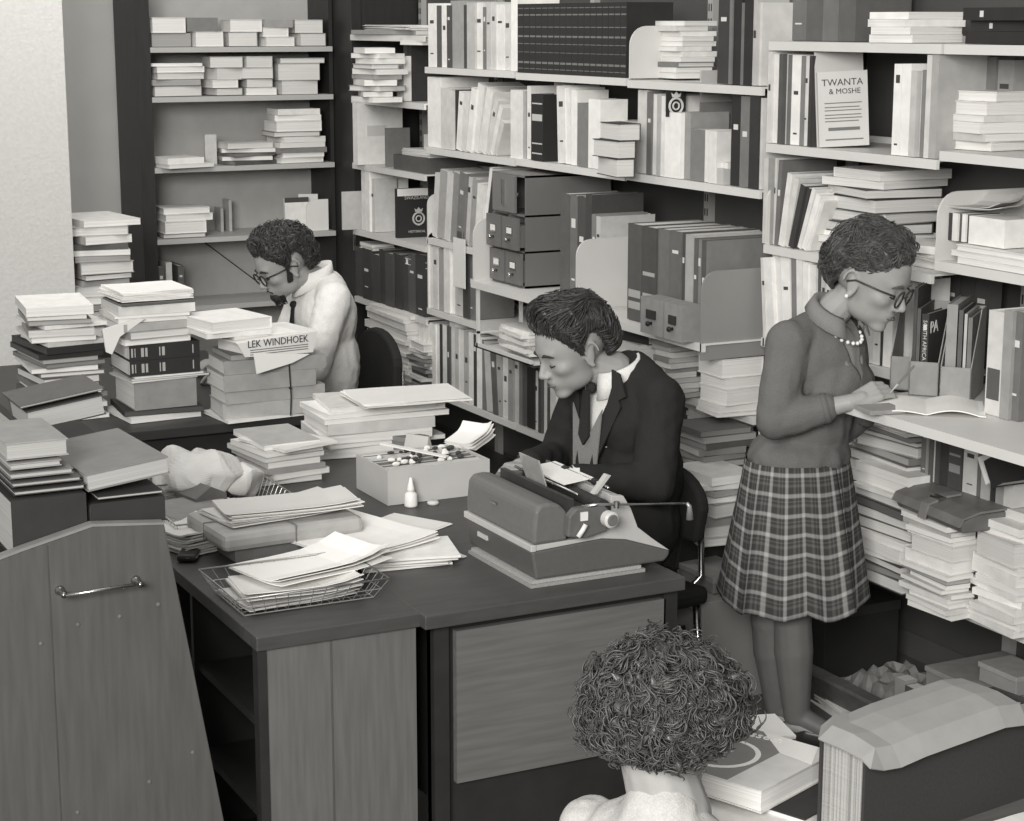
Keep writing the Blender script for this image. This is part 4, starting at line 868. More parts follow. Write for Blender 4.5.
def tb(u0, v0, u1, v1, tone, lab, Y=3.88, d=.26, side='-y', rz=0, ti=0, soft=False, rise=0):
    a = ony(u0, v1, Y); c = ony(u1, v1, Y); zt = ony((u0+u1)/2, v0, Y).z
    th = max(.006, zt-a.z); w = c.x-a.x
    o = book(th, w, d, tone, T(a.x, Y, a.z) @ Rz(rz) @ Ry(-ti) @ T(w/2, d/2, 0), side, soft=soft, pt=170); tag(o, lab, 'book', 'books on the truck'); return o
tb(14, 497, 89, 560, 48, 'large black volume lying at left on the book truck', d=.3)
tb(92, 500, 166, 529, 44, 'black volume under the tilted grey book, book truck', Y=3.89, d=.3)
tb(98, 494, 163, 500, 60, 'thin black book with white page edge, book truck', Y=3.895, d=.28, side='+x', soft=True)
tb(14, 488, 86, 496, 60, 'thin book with white edges just above the black volume', Y=3.90, side='+y', soft=False)
tb(12, 480, 82, 487.5, 90, 'second white-edged book above the black volume, left', Y=3.91, side='+y')
tb(10, 471, 74, 479.5, 120, 'grey white-edged book in left truck pile, middle', Y=3.92, side='+y')
tb(10, 462, 62, 470.5, 150, 'mid-grey book below the pale block, left truck pile', Y=3.92, side='+y')
tb(6, 441, 69, 461, 150, 'fat grey book with pale page block, top of left truck pile', Y=3.93, d=.24, side='+y')
o = tb(88, 470, 173, 492, 128, 'large grey clothbound book lying tilted on the truck', Y=3.90, d=.34, side='+y', rz=radians(3), ti=radians(6))
for i, (u0, v0, u1, v1) in enumerate(((62, 447, 114, 452), (62, 441, 108, 446), (60, 434, 104, 440))):
    tb(u0, v0+10, u1, v1+14, 50, '%s black book with white edge, slanting behind tilted grey book' % ('lowest', 'middle', 'topmost')[i], Y=4.28, d=.24, side='+y', ti=radians(7))
tb(30, 408, 108, 432, 70, 'dark slanting binder behind the left truck pile', Y=4.5, d=.2, side='+y', ti=radians(8))
tb(20, 404, 106, 409, 100, 'thin dark folder resting on the slanting binder', Y=4.5, d=.2, side='+y', ti=radians(8))
stack('of hidden ledgers on truck, behind', (.66, 4.2, .981), .3, .5, .16, 'e70 e60 e80', jit=2)
o = thing('mug', 'pale round jar showing behind the tilted grey book', 'jar', (1.19, 4.40, .981)); m = MB(); m.lathe([(.045, 0), (.05, .06), (.045, .115), (.03, .13)], 18); m.build('body', paper(200), o, smooth=True); m = MB(); m.lathe([(.032, .13), (.03, .142)], 18); m.build('lid', paper(212), o)
# ================================================================ FOREGROUND TABLE
t = thing('foreground_table', 'pale table carrying the big volume in the right foreground', 'table', (1.64, 1.9, 0))
m = MB(); m.box((0, 0, .72), (.98, .84, .75)); m.build('tabletop', wood(120, (.6, 4, 3)), t)
for x in (.03, .92):
    for y in (.03, .76): m = MB(); m.box((x*.95, y, 0), (x*.95+.05, y+.05, .72)); m.build('leg', wood(60), t)
A = Vector((1.885, 2.41, .7505)); ang = radians(8)
t = thing('big_volume', 'huge black volume standing with striped page edges, right foreground', 'book', A, ang)
m = MB(); m.box((0, 0, 0), (.44, .006, .175)); m.box((0.0, .104, 0), (.44, .11, .175)); m.box((.434, .006, 0), (.44, .104, .175)); m.build('cover', mat('book_cloth', 56, .8, var=.12, scale=160), t)
m = MB(); rr = random.Random(2); y = .008
while y < .102:
    w = rr.uniform(.0025, .005); m.box((.004+rr.random()*.006, y, .003), (.43, min(.104, y+w), .168-rr.random()*.004), rr.randrange(2)); y += w+.0006
m.build('page_block', [pages(150), pages(168)], t)
t = thing('loose_wrapper', 'pale grey bent board laid over the huge foreground volume', 'folder', A+Vector((0, 0, .177)), ang)
pr = [(-.012, -.006), (0.02, .004), (.06, .0), (.12, .006), (.22, .010), (.32, .014), (.38, .006), (.42, -.02)]
vs = []; fs = []
for i, (x, z) in enumerate(pr):
    for (y, dz) in ((-.022, -.03), (.0, .002), (.05, .010), (.10, .010), (.145, .004)): vs.append((x+(.05-x*.1 if y > .1 else 0), y, z+dz*(1 if x > 0 else .3)))
n5 = 5
for i in range(len(pr)-1):
    for j in range(4): q = i*n5+j; fs.append((q, q+n5, q+n5+1, q+1))
m = MB(); m.add(vs, fs); o = m.build('board', mat('grey_board', 150, .85, var=.05, scale=30), t); s_ = o.modifiers.new('s', 'SOLIDIFY'); s_.thickness = .003; s_.offset = 1
# emblem book pile
M0 = T(1.86, 2.735, 0) @ Rz(radians(22))
o = book(.03, .25, .30, 52, T(1.90, 2.70, .7505) @ Rz(radians(22)), '+x'); tag(o, 'black book under the emblem-covered book, foreground table', 'book')
o = book(.018, .26, .2, 225, T(1.765, 2.60, .7505) @ Rz(radians(24)), '+x'); tag(o, 'white book corner peeping left beneath emblem-covered book', 'book')
E_ = book(.042, .24, .27, 205, T(1.845, 2.735, .7815) @ Rz(radians(22)), '+x', pt=228); tag(E_, 'book with round emblem and banner on its cover, foreground table', 'book')
m = MB(); m.box((-.118, -.06, .042), (.118, .1, .0424)); m.build('dark_field', cover(128), E_)
m = MB(); m.lathe([(.072, .0424), (.072, .0428)], 32, M=T(-.02, .02, 0)); m.build('ring', paper(236), E_)
m = MB(); m.lathe([(.062, .0428), (.062, .0431)], 32, M=T(-.02, .02, 0)); m.build('disc', cover(128), E_)
m = MB(); m.prism([(-.03, .0), (-.01, .02), (.0, .01), (.02, .02), (.012, 0), (.02, -.014), (-.005, -.008), (-.02, -.02)], 'z', .0431, .0436, M=T(-.02, .02, 0)); m.build('emblem', paper(222), E_)
m = MB(); m.prism([(.04, -.135), (.118, -.1), (.118, .02), (.05, -.06)], 'z', .0424, .0428); m.build('banner', paper(236), E_)
text_mesh('The Assem', .034, E_, (.09, .04, .0431), (0, 0, radians(-82)), paper(236), 'title')
o = sheets(T(1.985, 2.90, .7515) @ Rz(radians(-15)), .14, .12, .04, 236); tag(o, 'white booklet block protruding beyond the emblem-covered book', 'booklet')
t = thing('print_magazine', 'magazine with bands of bold lettering beneath the emblem book', 'magazine', (1.86, 2.56, .7505), radians(20))
m = MB(); m.box((-.13, -.1, 0), (.12, .1, .006)); k = m.build('cover', paper(225), t)
for y, s in ((.06, 'YFUBGS'), (.035, 'JMARE'), (.01, 'ARGYTUY')): text_mesh(s, .026, k, (.0, y, .0065), (0, 0, 0), cover(62), 'bold_lettering')
m = MB(); [m.box((-.12, y, .006), (.11, y+.003, .0063)) for y in (.078, .046, .022, -.006)]; m.build('rules', cover(150), k)
o = sheets(T(2.18, 2.36, .7515) @ Rz(.1), .12, .08, .008, 232); tag(o, 'white paper scrap at the foot of the huge volume', 'papers')
# ================================================================ PEOPLE
def solid(name, mb, voxel, smooth, mats, parent=None, cut=None, disp=None, sm_f=.5):
    """fuse overlapping closed shapes into one continuous surface"""
    o = mb.build('tmp', mats[0]); SC.collection.objects.unlink(o); mo = o.modifiers.new('r', 'REMESH'); mo.mode = 'VOXEL'; mo.voxel_size = voxel
    if smooth: s = o.modifiers.new('s', 'SMOOTH'); s.factor = sm_f; s.iterations = smooth
    c = None
    if cut is not None:
        c = cut.build('cut', mats[0]); SC.collection.objects.unlink(c); bo = o.modifiers.new('b', 'BOOLEAN'); bo.operation = 'DIFFERENCE'; bo.object = c; bo.solver = 'EXACT'
    me = evmesh(o, (c,) if c else ()); bpy.data.objects.remove(o)
    if c: bpy.data.objects.remove(c)
    if disp:
        nv = len(me.vertices); co = np.empty(nv*3, np.float32); me.vertices.foreach_get('co', co); co = co.reshape(-1, 3)
        no = np.empty(nv*3, np.float32); me.vertex_normals.foreach_get('vector', no); no = no.reshape(-1, 3)
        k = np.array([disp(Vector(c_)) for c_ in co.tolist()], np.float32); me.vertices.foreach_set('co', (co+no*k[:, None]).ravel())
    me.materials.clear()
    for m_ in mats: me.materials.append(m_)
    me.polygons.foreach_set('use_smooth', [True]*len(me.polygons)); me.update()
    r = bpy.data.objects.new(name, me); SC.collection.objects.link(r)
    if parent: r.parent = parent
    return r
def headM(c, yaw, pitch, roll=0, s=1.0):
    return T(*c) @ Rz(yaw) @ Ry(pitch) @ Rx(roll) @ Matrix.Scale(s, 4)
_HM = {}
def head_shape(fem=False, beard=False):
    """head surface found along rays from its middle in a smoothly blended field of rounded forms"""
    if fem in _HM: return _HM[fem]
    import bmesh
    bm = bmesh.new(); bmesh.ops.create_icosphere(bm, subdivisions=6, radius=1); D = np.array([v.co[:] for v in bm.verts]); F = [tuple(v.index for v in f.verts) for f in bm.faces]; bm.free()
    C = np.array([.012, 0, .0])
    def el(p, c, r):
        c = np.array(c); r = np.array(r); k0 = np.linalg.norm((p-c)/r, axis=1); k1 = np.linalg.norm((p-c)/(r*r), axis=1); return k0*(k0-1)/np.maximum(k1, 1e-9)
    def cp(p, a, b_, ra, rb):
        a = np.array(a); b_ = np.array(b_); ab = b_-a; t = np.clip(((p-a)@ab)/(ab@ab), 0, 1); return np.linalg.norm(p-a-t[:, None]*ab, axis=1)-(ra+(rb-ra)*t)
    def sm(a, b_, k): h = np.clip(.5+.5*(b_-a)/k, 0, 1); return b_*(1-h)+a*h-k*h*(1-h)
    def field(p):
        q = p.copy(); q[:, 1] = np.abs(q[:, 1])
        d = el(q, (-.010, 0, .040), (.098, .077, .088))
        d = sm(d, el(q, (.028, 0, .012), (.060, .062, .078)), .02)
        d = sm(d, el(q, (.034, 0, -.030), (.050, .054, .052)), .02)
        d = sm(d, el(q, (.024, 0, -.060), (.054, .050 if fem else .054, .036)), .02)
        d = sm(d, el(q, (.068, 0, -.088), (.020, .022 if fem else .026, .015)), .018)
        d = sm(d, el(q, (.058, .042, -.014), (.020, .018, .014)), .018)
        d = sm(d, el(q, (.076, .018, .031), (.012, .026, .008)), .014)
        d = sm(d, el(q, (.074, 0, -.053), (.018, .026, .020)), .014)
        so = np.linalg.norm(q-np.array([.101, .033, .006]), axis=1)-.017
        d = -sm(-d, so, .010)                                   # eye sockets
        d = sm(d, np.linalg.norm(q-np.array([.0725, .032, .005]), axis=1)-.0128, .004)
        d = sm(d, cp(q, (.080, 0, .022), (.106, 0, -.021), .0065, .0085), .008)
        d = sm(d, el(q, (.105, 0, -.025), (.0095, .009, .008)), .006)
        d = sm(d, el(q, (.096, .011, -.029), (.009, .0065, .0065)), .005)
        d = sm(d, el(q, (.087, 0, -.0485), (.0095, .021, .0048)), .004)
        d = sm(d, el(q, (.085, 0, -.0610), (.0095, .018, .0055)), .004)
        return d
    lo = np.zeros(len(D)); hi = np.full(len(D), .2)
    t = np.full(len(D), .2)
    # march inwards to the outer surface
    for _ in range(90):
        d = field(C+D*t[:, None]); t = np.where(d > .0002, t-np.maximum(d, .0004)*.6, t)
    _HM[fem] = ([tuple(x) for x in (C+D*t[:, None])], F); return _HM[fem]
def head(mb, M, fem=False, detail=True):
    vs, fs = head_shape(fem); mb.add([Vector(v) for v in vs], fs, 0, M)
    def lc(fn):
        n0 = len(mb.v); fn()
        for i in range(n0, len(mb.v)): mb.v[i] = tuple(M @ Vector(mb.v[i]))
    for s in (-1, 1):   # ear with rim and hollow
        R = Matrix.Rotation(radians(-12), 3, 'Y')
        mb.ell((-.010, s*.071, -.006), (.012, .007, .024), M, R, n=14)
        pts = [(-.012+.017*cos(a)-.004*sin(a), s*(.077+.005*cos(a)*-1), -.004+.030*sin(a)) for a in [radians(x) for x in range(-100, 200, 20)]]
        lc(lambda: mb.tube(pts, .0042, 6))
        mb.ell((-.004, s*.074, -.030), (.008, .005, .009), M, n=12)
def hairline(phi, k):
    xs, ys = k
    return np.interp(phi, xs, ys)
def hair(name, M, parent, tone, line, thick=.02, curl=.006, n=2500, seed=1, cen=(-.012, 0, .032), rad=(.103, .083, .102), vol=None, flow=(-1, 0, -.2), rs=.0013, L=.05, freq=3.0, clump=3.0, bump=.35, messy=.25, fade=.35):
    """scalp cap plus many waved locks that run together in clumps; all one mesh"""
    rr = random.Random(seed); mb = MB(); C = Vector(cen); R = Vector(rad); fl = Vector(flow); off = Vector((seed*3.1, seed*1.7, 0))
    def line_z(d): return float(np.interp(abs(math.degrees(atan2(d.y, d.x))), *line))
    def surf(d, e):
        m_ = d.z-line_z(d); k = min(1, max(.12, .25+m_/fade)); v = (vol(d) if vol else 1.0)*k
        return Vector((C.x+d.x*(R.x+e*v), C.y+d.y*(R.y+e*v), C.z+d.z*(R.z+e*v)))
    def hgt(d): return noise.noise(d*clump*2+off)*bump*1.3+noise.noise(d*clump*4+off)*bump*.6
    N = 64; vs = []; idx = {}; fs = []
    for i in range(N+1):
        th = pi*i/N
        for j in range(2*N):
            ph = pi*j/N; d = Vector((sin(th)*cos(ph), sin(th)*sin(ph), cos(th))); ins = d.z > line_z(d)
            vs.append(surf(d, thick*(.55+hgt(d)) if ins else -.014)); idx[i, j] = (len(vs)-1, ins)
    for i in range(N):
        for j in range(2*N):
            q = [idx[i, j], idx[i+1, j], idx[i+1, (j+1) % (2*N)], idx[i, (j+1) % (2*N)]]
            if any(x[1] for x in q): fs.append(tuple(x[0] for x in q))
    mb.add(vs, fs, 0, M)
    k = 0
    while k < n:
        d = Vector((rr.gauss(0, 1), rr.gauss(0, 1), rr.gauss(0, 1))).normalized()
        if d.z < line_z(d): continue
        k += 1
        t1 = (fl-d*fl.dot(d)); t1 = t1.normalized() if t1.length > .05 else d.orthogonal().normalized()
        a = noise.noise(d*clump+off*2)*2.6+rr.gauss(0, messy); t2 = d.cross(t1); t = t1*cos(a)+t2*sin(a); bn = d.cross(t)
        ln = L*rr.uniform(.6, 1.2); ph = 6*noise.noise(d*clump*.8-off)+rr.gauss(0, messy*1.5); cr = curl*rr.uniform(.7, 1.2); e0 = thick*(.62+hgt(d)+rr.uniform(-.12, .22)); S_ = 10
        path = []
        for s in range(S_+1):
            f = s/S_; dd = (d+t*(ln*f/R.x)).normalized()
            if dd.z < line_z(dd)-.06 and s > 2: break
            e = e0+cr*.7*cos(ph+f*freq*2*pi)
            path.append(M @ (surf(dd, e)+bn*(cr*sin(ph+f*freq*2*pi))))
        S2 = len(path)-1; mb.tube(path, [rs*(1.15-.8*abs(2*s/S2-1)) for s in range(S2+1)], 3, 0 if rr.random() < .7 else 1)
    hm = [mat('hair', tone, .42, var=.35, scale=60, spec=.5), mat('hair', tone+12, .45, var=.3, scale=60, spec=.5)]  # lighter second tone paints highlights into some of the locks
    return mb.build(name, hm, parent, smooth=True)
MAN_LINE = ([0, 25, 45, 60, 68, 76, 84, 92, 104, 112, 120, 140, 180], [.56, .53, .40, .18, .0, -.26, .05, .24, .24, .0, -.5, -.72, -.80])
WOM_LINE = ([0, 25, 45, 60, 75, 88, 98, 108, 118, 140, 180], [.52, .50, .38, .22, .10, .08, .05, -.1, -.5, -.78, -.84])
BCK_LINE = ([0, 30, 60, 80, 95, 120, 180], [.3, .2, 0, -.35, -.5, -.78, -.86])
SKIN = mat('skin', 158, .5, var=.06, scale=25, spec=.35)
LIP = mat('lips', 128, .5)
def face_bits(M, P, brow=58, lips=True, eyes=True):
    for s in (-1, 1):
        mb = MB(); mb.tube([M @ Vector(p) for p in ((.091, s*.012, .026), (.0925, s*.026, .032), (.086, s*.042, .029), (.078, s*.050, .024))], [.003*M.median_scale, .0042*M.median_scale, .0035*M.median_scale, .0015*M.median_scale], 6)
        mb.build('eyebrow', mat('hair', brow, .6), P)
    if eyes:
        for s in (-1, 1):
            mb = MB(); mb.tube([M @ Vector(p) for p in ((.083, s*.018, .001), (.0865, s*.030, -.003), (.080, s*.043, .001))], .0019*M.median_scale, 6); mb.build('eyelash', mat('hair', 50, .6), P)
    if lips:
        mb = MB(); mb.tube([M @ Vector(p) for p in ((.090, -.021, -.0575), (.0985, -.008, -.0572), (.0985, .008, -.0572), (.090, .021, -.0575))], .0016*M.median_scale, 6); mb.build('mouth_line', mat('lips', 92, .6), P)
def glasses(M, P, tone=48, r=(.021, .017), th=.0022, temple=True):
    g = MB(); k = M.median_scale
    for s in (-1, 1):
        pts = [M @ Vector((.101-abs(.028+r[0]*cos(a)*.0)*.0-.12*max(0, (abs(s*.029+s*r[0]*cos(a))-.03)), s*.029+r[0]*cos(a), .0+r[1]*sin(a)+(.004 if sin(a) > 0 else 0))) for a in [2*pi*i/20 for i in range(20)]]
        g.tube(pts, th*k, 6, closed=True)
        g.tube([M @ Vector(p) for p in ((.094, s*.050, .010), (.06, s*.074, .012), (.0, s*.083, .010), (-.02, s*.084, -.002))], th*.9*k, 6)
    g.tube([M @ Vector(p) for p in ((.102, -.009, .006), (.106, 0, .009), (.102, .009, .006))], th*k, 6)
    o = g.build('glasses', mat('spectacle_frame', tone, .3), P, smooth=True)
    return o
def hand(mb, W, D, Nn, side, curl, s=1.0, spread=.10, thumb=.6, sc=1.0):
    """W wrist, D pointing along the hand, Nn back-of-hand normal, side: +1 thumb towards D x Nn"""
    D = Vector(D).normalized(); Nn = Vector(Nn); Nn = (Nn-D*Nn.dot(D)).normalized(); S_ = D.cross(Nn)*side; W = Vector(W)
    q = lambda d, x, n: W+D*d*s+S_*x*s+Nn*n*s
    mb.cap(q(-.01, 0, 0), .026*s, q(.03, .005, 0), .024*s); 
    for x in (-.026, -.010, .008, .026): mb.cap(q(.02, x*.55, 0), .016*s, q(.082, x, .002), .0125*s, 10)
    ln = {.026: (.042, .026, .020), .008: (.046, .030, .022), -.010: (.043, .028, .020), -.026: (.034, .021, .017)}
    for i, x in enumerate((.026, .008, -.010, -.026)):
        c = curl[i] if isinstance(curl, (list, tuple)) else curl
        p = q(.084, x, .002); a = 0; rad = .0098
        for k, l in enumerate(ln[x]):
            a += c*(.55, 1.0, .7)[k]
            dr = (D*cos(a)-Nn*sin(a)+S_*(x*spread*8*(1-min(1, a)))).normalized()
            p2 = p+dr*l*s; mb.cap(p, rad*s, p2, (rad-.001)*s, 10); p = p2; rad -= .0009
    a = thumb; p = q(.018, .026, -.006)
    for k, l in enumerate((.042, .032, .026)):
        dr = (D*cos(a)+S_*sin(a)*.9-Nn*(.25+.2*k)).normalized(); p2 = p+dr*l*s; mb.cap(p, (.0135-.0015*k)*s, p2, (.012-.0015*k)*s, 10); p = p2; a -= .35
def frame(O, ang):
    F = Vector((cos(ang), sin(ang), 0)); L_ = Vector((-sin(ang), cos(ang), 0))
    return lambda f, l, u: Vector((O[0], O[1], 0))+F*f+L_*l+Vector((0, 0, u))
# ---------------------------------------------------------------- bearded man (rear)
def seated_man(kind, O, ang, hc, yaw, pitch, roll, hs, sh_z, label, group=None):
    J = frame(O, ang); R3 = Matrix.Rotation(ang, 3, 'Z')
    M = headM(hc, yaw, pitch, roll, hs)
    P = None
    # body
    b = MB(); head(b, M)
    nk = M @ Vector((-.028, 0, -.05)); nb = J(.03, 0, sh_z+.03)
    b.cap(nk, .054, nb, .060); b.cap(M @ Vector((-.005, 0, -.06)), .042, J(.035, 0, sh_z+.02), .045)
    b.ell(J(-.01, 0, sh_z-.10), (.10, .16, .14), R=R3); b.ell(J(-.03, 0, sh_z-.30), (.10, .14, .18), R=R3); b.ell(J(0, 0, .56), (.13, .16, .12), R=R3)
    hands = {}
    for s in (-1, 1):
        sh = J(-.01, s*.17, sh_z-.03); 
        if kind == 'beard': el = J(.10, s*.23, sh_z-.30); wr = J(.36, s*.13, .80)
        else: el = J(.06, s*.235, sh_z-.28); wr = J(.30, s*.10, .80)
        b.cap(sh, .052, el, .042); b.cap(el, .04, wr, .027); hands[s] = (sh, el, wr)
        hand(b, wr, (wr-el), (0, 0, 1), -s, .45, .95)
        hp = J(.02, s*.09, .56); kn = J(.42, s*.12, .55); fo = J(.40, s*.13, .09)
        b.cap(hp, .085, kn, .06); b.cap(kn, .056, fo, .04); b.cap(fo, .038, J(.56, s*.14, .035), .03)
    body = solid('person', b, .0042, 5, [SKIN]); tag(body, label, 'person', group)
    return J, R3, M, body, hands
hc1 = at(284, 266, 7.42); O1 = (hc1.x+.155, hc1.y+.03)
J, R3, M, B1, hd = seated_man('beard', O1, radians(176), hc1, radians(182), radians(27), 0, 1.12, 1.10, 'bearded man in white shirt and dark tie, reading with head bowed')
b = MB(); b.ell(J(-.02, 0, .98), (.13, .18, .16), R=R3); b.ell(J(-.035, 0, .78), (.125, .165, .2), R=R3); b.ell(J(-.02, 0, .60), (.14, .17, .12), R=R3); b.ell(J(.0, 0, 1.06), (.09, .14, .08), R=R3)
for s in (-1, 1):
    sh, el, wr = hd[s]; b.cap(J(-.035, 0, 1.09), .075, sh, .068); b.cap(sh, .070, el, .062); b.cap(el, .060, el.lerp(wr, .55), .050)
def wrink(a, sc): return lambda c: a*(noise.noise(Vector((c.x*sc, c.y*sc, c.z*sc*.6)))+.5*noise.noise(Vector(c)*sc*2.3))
solid('shirt', b, .008, 14, [cloth(226, 300)], B1, disp=wrink(.006, 17))
b = MB(); nb = J(.035, 0, 1.10)   # collar
def collar(P, J, z, tone, r=.068, h=.04, f0=.03, lean=.35, name='collar'):
    b = MB(); n = 20; vs = []; fs = []
    for i in range(n+1):
        a = radians(14+332*i/n)   # opening in front
        for (rr_, dz) in ((r, 0), (r*1.0, h), (r*1.06, h*.98), (r*1.16, -.012 - .022*max(0, cos(a)))):
            vs.append(J(f0+rr_*cos(a), rr_*sin(a)*1.02, z+dz-lean*(rr_*cos(a))))
    for i in range(n):
        for j in range(3): q = i*4+j; fs.append((q, q+4, q+5, q+1))
    b.add(vs, fs); o = b.build(name, cloth(tone, 300), P, smooth=True); s_ = o.modifiers.new('s', 'SOLIDIFY'); s_.thickness = .003; return o
collar(B1, J, 1.125, 232, .076, .045)
b = MB(); b.ell(J(.105, 0, 1.03), (.016, .017, .016), R=R3); b.prism([(-.013, 0), (.013, 0), (.036, -.30), (0, -.34), (-.036, -.30)], 'x', -.004, .004, M=T(*J(.108, 0, 1.02)) @ Rz(radians(176)) @ Ry(radians(-7)))
b.build('tie', cloth(48, 200), B1)
b = MB(); b.ell(J(0, 0, .52), (.15, .18, .1), R=R3)
for s in (-1, 1): b.cap(J(.02, s*.09, .56), .095, J(.43, s*.12, .555), .07); b.cap(J(.43, s*.12, .55), .068, J(.41, s*.13, .12), .055)
solid('trousers', b, .009, 4, [cloth(70)], B1)
for s in (-1, 1): b = MB(); b.cap(J(.39, s*.13, .045), .042, J(.56, s*.14, .035), .034); b.build('shoe', mat('shoe_leather', 48, .35), B1, smooth=True)
hair('hair', M, B1, 58, MAN_LINE, thick=.030, curl=.006, n=2600, seed=4, L=.04, freq=1.2, flow=(.3, 0, -.6), rs=.0022, clump=3.2, bump=.4, vol=lambda d: 1.0+.5*max(0, d.x)*max(0, d.z))
b = MB(); rr = random.Random(9)
b.ell((.078, 0, -.080), (.019, .028, .022), M=M); 
for i in range(420):
    a = rr.uniform(-1, 1); p = Vector((.086-.03*a*a, a*.034, -.068-rr.random()*.032)); b.tube([M @ p, M @ (p+Vector((.005, 0, -.006))), M @ (p+Vector((.003, a*.006, -.013)))], .0016, 3)
b.build('beard', mat('hair', 50, .5), B1)
for s in (-1, 1):
    b = MB()
    for i in range(160):
        z = rr.uniform(-.035, .02); p = Vector((.012+rr.uniform(-.012, .010)+(-z)*.25, s*(.0665+.006*z/.05-max(0, -z)*.15), z)); b.tube([M @ p, M @ (p+Vector((.004, s*.002, -.012)))], .0022, 3)
    b.build('sideburn', mat('hair', 50, .5), B1)
b = MB(); [b.tube([M @ Vector((.094, s*.002, -.046)), M @ Vector((.09, s*.024, -.056))], .003, 5) for s in (-1, 1)]; b.build('moustache', mat('hair', 54, .5), B1)
face_bits(M, B1, 50, lips=False); glasses(M, B1, 44, th=.0028)
def office_chair(name, label, O, ang, seat_z, w, bh, tone, frame_chrome=True, arms=False):
    t = thing(name, label, 'chair', (O[0], O[1], 0), ang)
    m = MB(); m.box((-.22, -.22, seat_z-.06), (.24, .22, seat_z)); m.build('seat', cloth(tone), t, bevel=.02)
    m = MB(); pts = []
    for i in range(13): a = pi*i/12; pts.append((w/2*cos(a)*1.0, bh-.12+.12*sin(a)))
    pts += [(-w/2*.86, seat_z+.12), (w/2*.86, seat_z+.12)]
    m.prism(pts, 'x', -.26, -.22); m.build('backrest', cloth(tone), t, bevel=.012)
    for s in (-1, 1): m = MB(); m.tube([(-.2, s*(w/2-.05), seat_z-.05), (-.275, s*(w/2-.05), seat_z), (-.275, s*(w/2-.06), bh-.15)], .011, 8); m.build('back_support', CHROME, t, smooth=True)
    if arms:
        for s in (-1, 1): m = MB(); m.tube([(-.27, s*.21, .72), (-.16, s*.245, .74), (.1, s*.25, .72), (.15, s*.25, .66), (.14, s*.25, seat_z-.04)], .010, 8); m.build('armrest', CHROME, t, smooth=True)
    for sx in (-.19, .2):
        for s in (-1, 1): m = MB(); m.tube([(sx, s*.19, seat_z-.06), (sx*1.08, s*.21, .0)], .012, 8); m.build('leg', CHROME, t, smooth=True)
    return t
office_chair('office_chair', 'black padded chair behind the bearded man', J(-.02, -.02, 0)[:2], radians(176), .41, .46, .91, 46)
# ---------------------------------------------------------------- suited man
hc2 = at(574, 350, 5.72); O2 = (hc2.x+.155, hc2.y-.02); A2 = radians(190)
J, R3, M, B2, hd = seated_man('suit', O2, A2, hc2, radians(178), radians(22), 0, 1.2, 1.05, 'dark-haired man in black suit and tie, head bowed over his desk')
def jacket(B, J, R3, hd, A, shz, tone):
    b = MB(); b.ell(J(-.02, 0, shz-.115), (.145, .215, .165), R=R3); b.ell(J(-.035, 0, shz-.30), (.15, .20, .22), R=R3); b.ell(J(-.02, 0, shz-.46), (.165, .20, .16), R=R3); b.ell(J(-.03, 0, shz-.02), (.10, .16, .085), R=R3)
    for s in (-1, 1):
        sh, el, wr = hd[s]; b.cap(J(-.045, 0, shz+.0), .085, sh+Vector((0, 0, -.01)), .075); b.cap(sh+Vector((0, 0, -.01)), .077, el, .066); b.cap(el, .062, el.lerp(wr, .88), .045)
    c = MB(); M_ = T(*J(.045, 0, shz-.0)) @ Rz(A) @ Ry(radians(-6))
    c.prism([(-.05, .12), (.05, .12), (.075, .02), (.0, -.31), (-.075, .02)], 'x', .03, .3, M=M_)
    solid('jacket', b, .0075, 12, [mat('suit_cloth', tone, .9, var=.15, scale=250, spec=.15)], B, cut=c, disp=wrink(.007, 13))
    for s in (-1, 1):
        m = MB(); m.prism([(s*.060, .045), (s*.090, .035), (s*.120, -.03), (s*.095, -.045), (s*.105, -.065), (s*.02, -.27), (.0, -.30), (s*.066, -.01)], 'x', .068, .076, M=M_ @ Rz(s*radians(14)) @ T(.004, 0, 0)); m.build('lapel', mat('suit_cloth', tone+6, .9, var=.15, scale=250, spec=.15), B)
    b = MB(); b.ell(J(-.005, 0, shz-.13), (.122, .16, .16), R=R3); b.ell(J(-.01, 0, shz-.32), (.128, .16, .2), R=R3)
    solid('shirt', b, .009, 4, [cloth(224, 300)], B)
    b = MB(); b.ell(J(.118, 0, shz-.015), (.016, .018, .018), R=R3); b.prism([(-.013, 0), (.013, 0), (.024, -.14), (0, -.17), (-.024, -.14)], 'x', -.004, .004, M=T(*J(.136, 0, shz-.02)) @ Rz(A) @ Ry(radians(-4))); b.build('tie', cloth(52, 200), B)
    m = MB(); m.prism([(-.07, -.05), (.0, -.16), (.07, -.05), (.055, -.25), (-.055, -.25)], 'x', -.004, .0, M=T(*J(.131, 0, shz-.02)) @ Rz(A) @ Ry(radians(-3))); m.build('pullover', cloth(135, 200), B)
jacket(B2, J, R3, hd, A2, 1.05, 44)
collar(B2, J, 1.06, 234, .074, .045)
for s in (-1, 1):
    sh, el, wr = hd[s]; b = MB(); b.tube([el.lerp(wr, .86), el.lerp(wr, .93)], [.041, .038], 14); b.build('shirt_cuff', cloth(228), B2)
b = MB(); b.ell(J(0, 0, .52), (.15, .18, .1), R=R3)
for s in (-1, 1): b.cap(J(.02, s*.09, .56), .095, J(.43, s*.12, .555), .07); b.cap(J(.43, s*.12, .55), .068, J(.41, s*.13, .12), .055)
solid('trousers', b, .009, 4, [cloth(56)], B2)
for s in (-1, 1): b = MB(); b.cap(J(.39, s*.13, .045), .042, J(.56, s*.14, .035), .034); b.build('shoe', mat('shoe_leather', 48, .35), B2, smooth=True)
